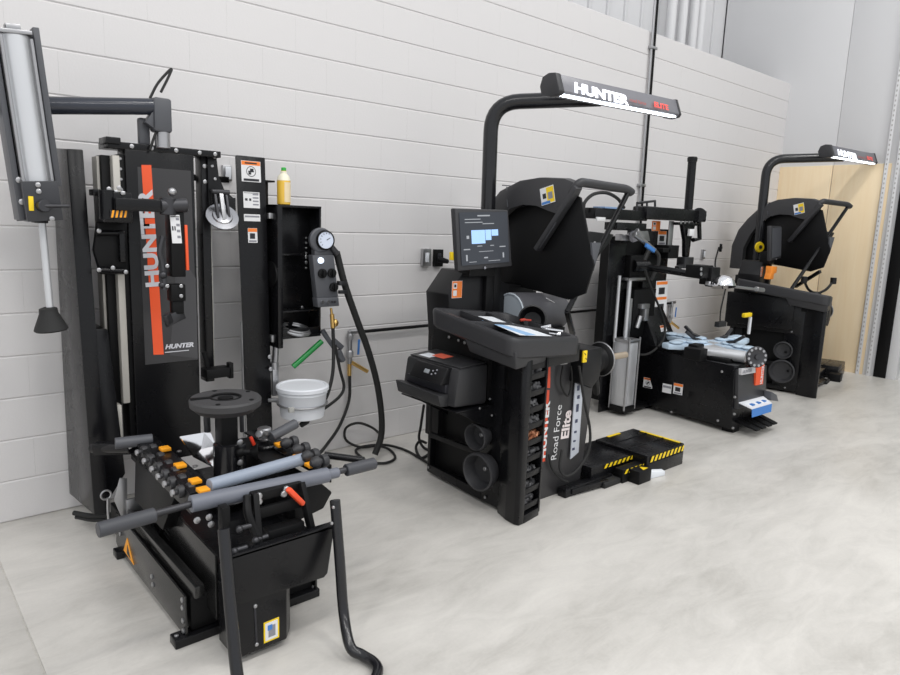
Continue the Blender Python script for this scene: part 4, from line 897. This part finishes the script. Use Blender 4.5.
g = G(); g.poly8([(2.155,-1.20,.592),(2.22,-1.20,.585),(2.22,-.835,.585),(2.155,-.835,.598),(2.135,-1.20,.655),(2.22,-1.20,.65),(2.22,-.835,.65),(2.135,-.835,.668)],.008); obj('paper_tray', g, mat('printer tray',(.022,.022,.024),.5), pt)
g = G(); g.poly8([(2.26,-.97,.797),(2.33,-.97,.801),(2.33,-.88,.801),(2.26,-.88,.797),(2.26,-.97,.798),(2.33,-.97,.8022),(2.33,-.88,.8022),(2.26,-.88,.798)]); g.mi = 1; g.poly8([(2.30,-1.04,.799),(2.37,-1.04,.8035),(2.37,-.94,.8035),(2.30,-.94,.799),(2.30,-1.04,.8005),(2.37,-1.04,.805),(2.37,-.94,.805),(2.30,-.94,.8005)]); obj('lid_sticker', g, [PAP,mat('red sticker',(.78,.14,.08),.5)], pt)
# wheel lift of the near balancer
def lift(near):
    b0 = (3.5,-1.35,0)
    w_ = thing('wheel_lift', 'low black wheel lift with yellow hazard strips on the floor before the near balancer' if near else 'low black wheel lift on the floor in front of the plywood', 'wheel lift', b0, 'floor wheel lifts of the balancers')
    g = G(); g.box((3.16,-1.415,.03),(3.66,-1.10,.118),.005); lo = obj('lower_deck', g, BLK, w_)
    g = G(); g.box((3.57,-1.525,.05),(4.0,-1.13,.138),.006); g.box((3.58,-1.53,.0),(3.99,-1.14,.085),.004); up_ = obj('upper_deck', g, BLK, w_)
    g = G()
    for y in (-1.25,-1.38): g.box((3.59,y-.006,.138),(3.98,y+.006,.142),.002)
    obj('deck_rib', g, BLK, up_)
    def strip(nm, x0,x1,y,z0,z1,par,top=False):
        g = G(); g.box((x0,y-.0025,z0),(x1,y+.001,z1),0); g.mi = 1; k = x0
        while k < x1-.03:
            g.prism([(k,z0),(k+.022,z0),(min(k+.04,x1),z1),(min(k+.018,x1),z1)],'y',y-.0038,y-.002); k += .045
        obj('hazard_strip', g, [BLM,YEL], par)
    if near:
        strip('a',3.60,3.99,-1.5265,.092,.128,up_); strip('b',3.28,3.60,-1.416,.088,.113,lo)
        g = G(); g.box((3.68,-1.135,.1385),(3.82,-1.155,.1405),0); g.box((3.975,-1.50,.1385),(3.998,-1.20,.1405),0); obj('yellow_tape', g, YEL, up_)
    g = G(); g.box((3.42,-1.575,.0),(3.55,-1.46,.082),.005); mb = obj('motor_box', g, BLM, w_)
    if near:
        g = G(); g.prism([(3.47,-1.565),(3.53,-1.56),(3.50,-1.52)],'z',.082,.0835); obj('warning_triangle', g, YEL, mb)
        g = G(); g.box((3.36,-1.50,.0),(3.60,-1.44,.085),.004); mb2 = obj('drive_box', g, BLM, w_); strip('c',3.37,3.595,-1.501,.06,.085,mb2)
    g = G(); g.box((2.90,-1.44,.0),(3.34,-1.38,.05),.004); g.bar((2.95,-1.42,.03),(3.25,-1.45,.03),.06,.03); fa = obj('lift_arm', g, BLK, w_)
    g = G(); g.box((3.20,-1.49,.0),(3.36,-1.41,.035),.008); obj('foot_pedal', g, RUB, fa)
    return w_
lift(True)
g = G(); g.poly8([(3.57,-1.56,.0),(3.70,-1.58,.0),(3.72,-1.54,.0),(3.58,-1.53,.0),(3.57,-1.56,.05),(3.70,-1.58,.03),(3.72,-1.54,.03),(3.58,-1.53,.055)],.006)
solid('cloth', g, PAP, 'small white rag on the floor beside the near wheel lift', 'cloth', (3.64,-1.55,0))
g = G(); g.tube([(2.665, -0.441, 0.350),(2.686, -0.391, 0.200),(2.738, -0.311, 0.080),(2.756, -0.334, 0.020),(2.746, -0.421, 0.012),(2.626, -0.476, 0.012),(2.686, -0.346, 0.030),(2.704, -0.364, 0.080),(2.768, -0.350, 0.050)],.009); solid('balancer_cable', g, RUB, 'black cable loop on the floor behind the near balancer cabinet', 'cable', (2.760, -0.341, 0.000))

# the same balancer in the far corner
FRAME[0] = ((2.43,-1.53,0),(6.70,-1.335,0),.19)
far = balancer(False)
cup('smaller black centering cup on the far balancer near the perforated roller disc', -1.19,.42,.085,.05)
cup('larger black centering cup on the far balancer below its smaller cup', -1.20,.215,.115,.05)
lift(False)
FRAME[0] = None
p = V((6.615, -0.800, 1.084))
g = G(); g.prism([(p.x-.05,p.z),(p.x+.03,p.z),(p.x+.03,p.z+.05),(p.x+.08,p.z+.06),(p.x+.08,p.z+.12),(p.x-.03,p.z+.125),(p.x-.03,p.z+.06)],'y',p.y-.03,p.y+.03,.004); solid('orange_box', g, mat('bright orange plastic',(.90,.28,.03),.45), 'bright orange holder standing on the tray of the far balancer', 'holder', tuple(p))
p = V((6.718, -1.200, 0.929))
wn = thing('wing_nut', 'black wing nut with two long arms on the far balancer tray end', 'wing nut', tuple(p))
g = G(); g.lathe(p,(0,0,1),[(.06,-.03),(.07,.0),(.05,.05),(.03,.07)],24); hub = obj('hub', g, PLD, wn)
for d in (V((-.15,.06,.13)),V((.22,-.06,.12))):
    c0 = p+V((0,0,.045)); g = G(); g.tube([c0,c0+d*.6+V((0,0,-.03)),c0+d],.012); g.cyl(c0+d+V((0,0,-.025)),c0+d+V((0,0,.035)),.027); obj('wing', g, PLD, wn)

# ------------------------------------------------------------------ the farther tyre changer
Cc = thing('tire_changer', 'farther black tyre changer with silver square cylinder and pale blue film on its turntable', 'tyre changer', (5.1,-.9,0))
def pc(name, g, m, parent=None, **k): return obj(name, g, m, parent or Cc, **k)
g = G(); g.poly8([(4.905,-1.40,.035),(5.35,-1.42,.035),(5.40,-.45,.035),(4.99,-.45,.035),(4.89,-1.38,.53),(5.33,-1.40,.525),(5.40,-.45,.525),(4.96,-.45,.53)],.01); cb = pc('cabinet', g, BLK)
g = G(); g.box((4.95,-1.395,.0),(5.05,-1.30,.04)); pc('foot', g, BLM, cb)
g = G(); g.box((5.0,-.60,.0),(5.1,-.50,.04)); pc('foot', g, BLM, cb)
g = G(); g.box((5.25,-1.40,.0),(5.34,-1.30,.04)); pc('foot', g, BLM, cb)
# pressed arch on the side
g = G(); q = []
for k in range(13):
    t = PI*k/12; q.append((-1.13+.12*math.cos(t), .36+.05*math.sin(t)))
q = [(-1.01,.17)]+q+[(-1.25,.17)]
g.prism([(0,y,z) for y,z in q],'x',4.905,4.93,.004); g.map(lambda c: V((c.x+.0+(c.y+1.40)*.085-.006,c.y,c.z))); pc('pressed_panel', g, BLK, cb)
bolts(cb, [(4.931, -0.876, 0.045),(4.900, -1.281, 0.467),(4.910, -1.286, 0.079),(4.900, -1.403, 0.294),(4.905, -1.412, 0.053),(4.905, -1.411, 0.163)], ax=(-1,-.1,0), r=.010)
decal(cb, (4.962, -0.616, 0.232), (.06,-1,0), (0,0,1), .085, .085, 'orange')
decal(cb, (4.937, -0.812, 0.229), (.06,-1,0), (0,0,1), .080, .075, 'strip', 'instruction_decal')
decal(cb, (4.925, -0.918, 0.249), (.06,-1,0), (0,0,1), .080, .090, 'small')
# control front
g = G(); g.poly8([(4.925,-1.425,.20),(5.345,-1.445,.20),(5.345,-1.40,.20),(4.925,-1.38,.20),(4.905,-1.405,.50),(5.33,-1.425,.495),(5.33,-1.38,.495),(4.905,-1.36,.50)],.004); cf = pc('control_front', g, mat('charcoal control front',(.035,.035,.038),.35))
g = G(); q = [(4.893, -1.428, 0.516),(5.122, -1.428, 0.501),(5.132, -1.428, 0.460),(4.904, -1.428, 0.469)]
g.prism([(p[0],p[2]) for p in q],'y',-1.432,-1.41); nl = pc('name_label', g, mat('silver label',(.55,.55,.57),.4), cf)
text(nl,'lettering','HUNTER',(4.916, -1.433, 0.476),(1,0,.02),(0,0,1),.034,INKG,bold=.03,sx=1.1)
g = G(); q = [(5.125, -1.432, 0.521),(5.262, -1.432, 0.513),(5.277, -1.436, 0.352),(5.148, -1.436, 0.357)]
g.prism([(p[0],p[2]) for p in q],'y',-1.436,-1.41); ol = pc('orange_label', g, ORG_, cf)
text(ol,'lettering','HUNTER',(5.255, -1.438, 0.359),(.02,0,1),(-1,0,0),.060,WHT,bold=.02,sx=.62)
g = G(); g.poly8([(4.95,-1.52,.215),(5.26,-1.53,.215),(5.30,-1.44,.245),(4.93,-1.42,.245),(4.95,-1.52,.222),(5.26,-1.53,.222),(5.30,-1.44,.252),(4.93,-1.42,.252)]); cd_ = pc('card_shelf', g, WPL, cf)
g = G(); g.poly8([(4.95,-1.525,.155),(5.25,-1.535,.155),(5.26,-1.53,.218),(4.95,-1.52,.218),(4.955,-1.52,.155),(5.25,-1.53,.155),(5.26,-1.525,.218),(4.95,-1.515,.218)]); pc('card_front', g, INKB, cd_)
g = G(); g.poly8([(4.97,-1.514,.2225),(5.24,-1.524,.2225),(5.27,-1.455,.247),(4.96,-1.437,.248),(4.97,-1.514,.2235),(5.24,-1.524,.2235),(5.27,-1.455,.248),(4.96,-1.437,.249)]); g.mi = 1
for a in (5.0,5.1,5.19): g.box((a,-1.50,.232),(a+.035,-1.47,.2415),0)
pc('card_print', g, [PAP,INKB], cd_)
g = G(); g.prism([(5.30,.23),(5.45,.20),(5.40,.26),(5.30,.30)],'y',-1.50,-1.44,.002); pc('side_flap', g, GRD, cf)
for x in (4.97,5.07,5.17,5.26):
    g = G(); g.poly8([(x,-1.56,.05),(x+.06,-1.565,.05),(x+.06,-1.40,.08),(x,-1.40,.08),(x,-1.56,.065),(x+.06,-1.565,.065),(x+.06,-1.40,.11),(x,-1.40,.11)],.004); pc('pedal', g, BLM)
# columns
g = G(); g.poly8([(4.515,-.45,.0),(4.76,-.45,.0),(4.95,-.20,.0),(4.90,-.20,.0),(4.50,-.45,1.45),(4.74,-.45,1.45),(4.95,-.20,1.45),(4.88,-.20,1.45)],.008); col = pc('cover_column', g, BLK)
g = G(); g.box((4.70,-.42,.05),(5.02,-.22,1.45),.004); pc('column_core', g, BLM, col)
g = G(); g.box((5.00,-.46,.50),(5.36,-.26,1.52),.006); g.poly8([(4.95,-.70,.50),(5.30,-.70,.50),(5.36,-.30,.50),(4.95,-.30,.50),(5.0,-.48,.85),(5.30,-.48,.85),(5.36,-.30,.85),(5.0,-.30,.85)],.004); rc2 = pc('rear_column', g, BLK)
g = G(); g.box((4.80,-.52,.62),(5.12,-.40,1.02),.006); g.box((4.74,-.50,1.08),(5.1,-.40,1.30),.006); pc('slide_carriage', g, BLM, rc2)
for q,w,h,kd in (((5.295, -0.465, 0.906),.19,.34,'side'),((5.223, -0.465, 1.445),.13,.12,'small'),((5.115, -0.465, 1.544),.13,.085,'redorange')):
    decal(rc2, q, (1,0,0), (-.04,0,1), w, h, kd)
decal(rc2, (5.165, -0.600, 0.660), (1,0,0), (-.10,0.3,1), .09, .10, 'orange')
# silver square cylinder with rods
g = G(); g.box((4.60,-.64,.08),(4.735,-.505,.615),.006); g.box((4.63,-.645,.10),(4.70,-.638,.60),.001); cyl_ = pc('air_cylinder', g, ALU)
g = G(); g.box((4.59,-.65,.61),(4.745,-.495,.635),.004); pc('cylinder_cap', g, STL, cyl_)
g = G(); g.box((4.59,-.65,.03),(4.745,-.495,.08),.004); pc('cylinder_base', g, BLM, cyl_)
for x,y in ((4.595,-.645),(4.595,-.50),(4.742,-.645)):
    g = G(); g.cyl((x,y,.05),(x,y,.65),.008,n=8); pc('tie_rod', g, STL, cyl_)
g = G(); g.cyl((4.70,-.53,.6),(4.70,-.53,1.12),.018); pc('piston_rod', g, ALU, cyl_)
g = G(); g.cyl((4.60,-.50,.6),(4.60,-.50,1.14),.013); pc('guide_rod', g, ALU, cyl_)
g = G(); g.box((4.66,-.55,1.10),(4.90,-.48,1.12),.003); pc('rod_plate', g, STL, cyl_)
g = G(); g.box((4.74,-.53,.62),(4.77,-.50,.95),.003); pc('side_bar', g, STL, cyl_)
g = G(); g.box((4.86,-.56,.86),(4.98,-.50,.90)); g.box((4.90,-.57,.76),(4.96,-.51,.86)); g.cyl((4.88,-.54,.80),(4.84,-.54,.70),.02); pc('valve', g, STL, rc2)
# head plate, air gun, top beam
g = G(); g.prism([(4.50,1.42),(4.90,1.42),(4.86,1.50),(4.72,1.50),(4.62,1.46),(4.50,1.47)],'y',-.56,-.50,.003); hp2 = pc('head_plate', g, STL)
g = G(); g.lathe((4.623, -0.570, 1.458),(0,-1,0),[(.04,0),(.05,.01),(.045,.03),(.0,.03)],20); pc('pivot_cap', g, INKG, hp2)
ag0,ag1 = V((4.514, -0.660, 1.475)),V((4.823, -0.660, 1.353))
g = G(); g.cyl(ag0,ag1,.022,.014); g.cyl(ag0+V((.03,0,.03)),ag0+V((.12,.0,-.02)),.018); pc('air_gun', g, STL, hp2)
g = G(); g.bar((4.643, -0.690, 1.393),(4.762, -0.690, 1.347),.02,.03); pc('gun_sleeve', g, INKB, hp2)
g = G(); g.fb((4.092, -0.550, 1.657),(4.773, -0.550, 1.578),-.60,-.48,.008); g.fb((4.374, -0.550, 1.559),(4.771, -0.550, 1.499),-.60,-.48,.006); bx_ = pc('beam_box', g, BLK)
g = G(); g.fb((4.103, -0.620, 1.590),(4.202, -0.620, 1.564),-.615,-.60,.001); pc('beam_label', g, WHT, bx_)
g = G(); g.fb((4.192, -0.600, 1.669),(4.419, -0.600, 1.656),-.61,-.50,.002); pc('beam_highlight', g, mat('blue grey highlight',(.18,.28,.46),.3), bx_)  # bluish highlight along the box top, laid on as a coloured strip
g = G(); g.fb((4.728, -0.550, 1.695),(5.657, -0.550, 1.594),-.62,-.48,.014); g.cyl((5.520, -0.620, 1.652),(5.807, -0.460, 1.659),.062); tb2 = pc('top_beam', g, BLK)
g = G(); g.cyl((5.476, -0.540, 1.666),(5.465, -0.540, 2.129),.036); g.lathe((5.465, -0.540, 2.129),(0,0,1),[(.041,-.03),(.043,.0),(.036,.01)],20); pc('mast', g, BLK, tb2)
g = G(); g.tube([(4.669, -0.560, 1.715),(4.680, -0.560, 1.638)],.008); g.tube([(4.669, -0.560, 1.715),(4.919, -0.560, 1.743),(4.934, -0.560, 1.647)],.010,smooth=False); g.tube([(4.806, -0.560, 1.729),(4.819, -0.560, 1.643)],.008); g.fb((4.729, -0.550, 1.687),(4.906, -0.550, 1.646),-.6,-.5); pc('wire_cage', g, DSL, tb2)
g = G(); g.tube([(4.052, -0.520, 1.622),(4.067, -0.520, 1.695),(4.167, -0.520, 1.758),(4.325, -0.520, 1.774),(4.470, -0.520, 1.737),(4.558, -0.520, 1.672)],.013); pc('beam_hose', g, RUB, bx_)
g = G(); g.fb((5.177, -0.550, 1.590),(5.244, -0.550, 1.330),-.555,-.545,.001); pc('hanger_strip', g, STL, tb2)
g = G(); g.fb((5.159, -0.520, 1.388),(5.319, -0.520, 1.277),-.58,-.45,.004); g.fb((5.072, -0.520, 1.362),(5.184, -0.520, 1.329),-.58,-.5); pc('latch_box', g, BLM, rc2)
# mount tool
g = G(); q = [(5.342, -0.560, 1.586),(5.572, -0.560, 1.592),(5.517, -0.560, 1.435),(5.511, -0.560, 1.287),(5.444, -0.560, 1.287),(5.418, -0.560, 1.434)]
g.prism([(p[0],p[2]) for p in q],'y',-.575,-.535,.01); g.fb((5.232, -0.560, 1.583),(5.612, -0.560, 1.559),-.60,-.52); mt = pc('mount_head', g, BLK, tb2)
bolts(mt, [(5.266, -0.605, 1.581),(5.329, -0.605, 1.585),(5.394, -0.605, 1.589)], r=.014)
g = G(); g.tube([(5.570, -0.560, 1.601),(5.638, -0.560, 1.603),(5.676, -0.560, 1.446),(5.567, -0.560, 1.436)],.02,8,smooth=False); pc('grab_handle', g, BLK, mt)
g = G(); g.fb((5.413, -0.600, 1.530),(5.490, -0.600, 1.471),-.61,-.59,.001); pc('head_sticker', g, WHT, mt)
g = G(); g.fb((5.395, -0.560, 1.288),(5.545, -0.560, 1.190),-.6,-.52,.006); g.bar((5.313, -0.580, 1.195),(5.552, -0.560, 1.243),.04,.03); pc('mount_hook', g, DSL, mt)
# lower roller arm
a0,a1 = V((4.86,-.50,1.215)),V((5.02,-1.02,1.165))
g = G(); g.cyl(a0,a1,.028); g.cyl(a0+V((-.08,0,.0)),a0+V((.05,-.05,.0)),.05); la = pc('roller_arm', g, BLK)
g = G(); g.tube([(4.963, -0.550, 1.091),(5.033, -0.560, 1.207),(5.048, -0.550, 1.306),(5.001, -0.500, 1.344),(4.913, -0.500, 1.245)],.02); pc('arm_hose', g, RUB, la)
g = G(); g.fb((4.788, -1.020, 1.260),(4.956, -1.020, 1.164),-1.10,-.96,.008); g.fb((4.897, -1.060, 1.246),(5.031, -1.060, 1.111),-1.12,-1.02,.008); g.bar((4.873, -1.060, 1.216),(4.962, -1.080, 1.115),.05,.06); ah = pc('arm_head', g, BLM, la)
bolts(ah, [(4.765, -1.105, 1.199),(4.758, -1.105, 1.236)], r=.014)
g = G(); dc0 = V((4.994, -1.170, 1.107)); g.lathe(dc0,(.15,.2,1),[(.092,-.01),(.092,.01),(.082,.04),(.06,.065),(.03,.08),(.0,.084)],36); pc('chrome_dome', g, CHR, la)
g = G(); g.cyl((4.979, -1.120, 1.114),(5.657, -1.140, 1.052),.011); g.cyl((5.620, -1.140, 1.058),(5.751, -1.140, 1.044),.02); g.bar((4.877, -1.100, 1.127),(5.045, -1.120, 1.100),.03,.03); pc('arm_lever', g, STL, la)
g = G(); g.tube([(5.381, -1.000, 1.069),(5.353, -1.000, 0.963),(5.333, -1.000, 0.864),(5.345, -1.000, 0.763)],.006); g.fb((5.291, -1.000, 0.784),(5.418, -1.000, 0.741),-1.02,-.98); pc('drop_cable', g, RUB, la)
g = G(); g.tube([(4.798, -0.600, 1.189),(4.893, -0.620, 1.025),(5.025, -0.640, 0.838),(5.076, -0.660, 0.701),(5.016, -0.680, 0.590),(4.882, -0.660, 0.506),(4.815, -0.600, 0.494),(4.762, -0.580, 0.572)],.010); pc('looping_hose', g, RUB)
# turntable
t0 = V((5.20,-1.03,.02))
g = G(); g.lathe(t0,(0,0,1),[(.12,.50),(.12,.56),(.20,.57),(.20,.60),(.05,.605)],40); tn = pc('turntable', g, ALU)
for k,(a,L) in enumerate(((-.05,.50),(1.5,.46),(2.75,.46),(4.6,.40))):
    d = V((math.cos(a),math.sin(a),0)); n_ = V((-d.y,d.x,0))
    g = G(); z = .585; P = []
    prf = [(.05,.07),(.15,.09),(L*.8,.075),(L,.045),(L,-.045),(L*.8,-.075),(.15,-.09),(.05,-.07)]
    pts_ = [t0+d*r_+n_*w_ for r_,w_ in prf]
    g.prism([(p.x,p.y) for p in pts_],'z',z,z+.045,.012)
    for i in range(4): g.ball(t0+d*(L*(.3+.17*i))+n_*random.uniform(-.03,.03)+V((0,0,z+.035)),.05,(1.3,1.1,.3),12)
    ja = pc('jaw_slide', g, FILM, tn)
    g = G(); c0 = t0+d*.17+V((0,0,.63)); g.bar(c0,c0+d*.10+V((0,0,.07)),.024,.022); g.bar(c0-d*.04,c0+d*.02+V((0,0,.015)),.04,.02); pc('jaw_clamp', g, DSL, ja)
g = G(); g.cyl((5.924, -0.980, 0.629),(5.925, -0.980, 0.782),.014); pc('white_stem', g, WPL, tn)
g = G(); g.fb((5.785, -0.980, 0.822),(5.924, -0.980, 0.786),-.995,-.965,.006); pc('yellow_tip', g, YEL, tn)
g = G(); g.cyl((4.972, -1.048, 0.580),(5.063, -1.377, 0.580),.045); rd2 = pc('roller_drum', g, ALU)
g = G(); g.box((4.860, -1.030, 0.540),(4.755, -1.172, 0.630),.006); pc('drum_bracket', g, BLM, rd2)
p = V((5.034, -1.473, 0.600)); g = G(); g.lathe(p,(-.6,-.8,.15),[(.02,-.03),(.075,-.02),(.08,-.012),(.08,.0),(.06,.005),(.05,.0),(.02,.0),(.018,.012),(.0,.012)],32)
g.mi = 1
ax_ = V((-.6,-.8,.15)).normalized(); e1_ = ax_.orthogonal().normalized(); e2_ = ax_.cross(e1_)
for k in range(12):
    c0 = p+(e1_*math.cos(k*PI/6)+e2_*math.sin(k*PI/6))*.066+ax_*.003; g.lathe(c0,ax_,[(.010,0),(.010,.003),(.0,.003)],8)
pc('perforated_disc', g, [DSL,STL], rd2)
g = G(); g.box((4.95,-1.30,.522),(5.32,-.60,.56),.01); pc('top_plate', g, BLM, cb)
g = G(); g.box((4.96,-.80,.53),(5.06,-.55,.56),.01); pc('clamp_block', g, BLM, cb)
g = G(); g.fb((4.827, -1.050, 0.610),(4.940, -1.050, 0.648),-1.10,-1.02,.01); pc('clamp_block', g, BLM, cb)
bolts(cb, [(4.944, -0.600, 0.020)]+[(5.056, -0.600, -0.015),(5.186, -0.600, -0.053)], r=.012)
g = G(); g.box((4.72,-.62,.02),(5.0,-.44,.06),.004); pc('base_plate', g, BLM, col)

# ------------------------------------------------------------------ camera
cam = bpy.data.cameras.new('camera'); co = bpy.data.objects.new('camera', cam); COL.objects.link(co)
cam.sensor_width = 36; cam.lens = 27.067; cam.clip_start = .05
yaw,pit,rol = .720437367,-.169890378,.037369014
fw = V((math.sin(yaw)*math.cos(pit), math.cos(yaw)*math.cos(pit), math.sin(pit)))
ri = V((math.cos(yaw),-math.sin(yaw),0)); up = ri.cross(fw)
r2 = ri*math.cos(rol)+up*math.sin(rol); u2 = -ri*math.sin(rol)+up*math.cos(rol)
M = Matrix((r2,u2,-fw)).transposed().to_4x4(); M.translation = V((0,-3.706209,1.518744))
co.matrix_world = M
SC.camera = co

# ------------------------------------------------------------------ light: rows of high bay lamps and soft daylight
w = bpy.data.worlds.new('world'); SC.world = w; w.use_nodes = True
bg = w.node_tree.nodes['Background']; bg.inputs['Color'].default_value = (.93,.96,1,1); bg.inputs["Strength"].default_value = .74
def lamp(x,y,z,e,sx,sy,c=(1,.98,.95)):
    L = bpy.data.lights.new('high_bay_lamp','AREA'); L.shape = 'RECTANGLE'; L.size = sx; L.size_y = sy; L.energy = e; L.color = c
    o = bpy.data.objects.new('high_bay_lamp', L); COL.objects.link(o); o.location = (x,y,z)
for x in (-4.0,-.5,3.0,6.5):
    for y in (-4.2,-9.0): lamp(x,y,7.5,82,1.4,.6)
SC.view_settings.view_transform = 'Standard'; SC.view_settings.look = 'None'
SC.view_settings.exposure = .27; SC.view_settings.gamma = 1.
SC.view_settings.use_curve_mapping = False
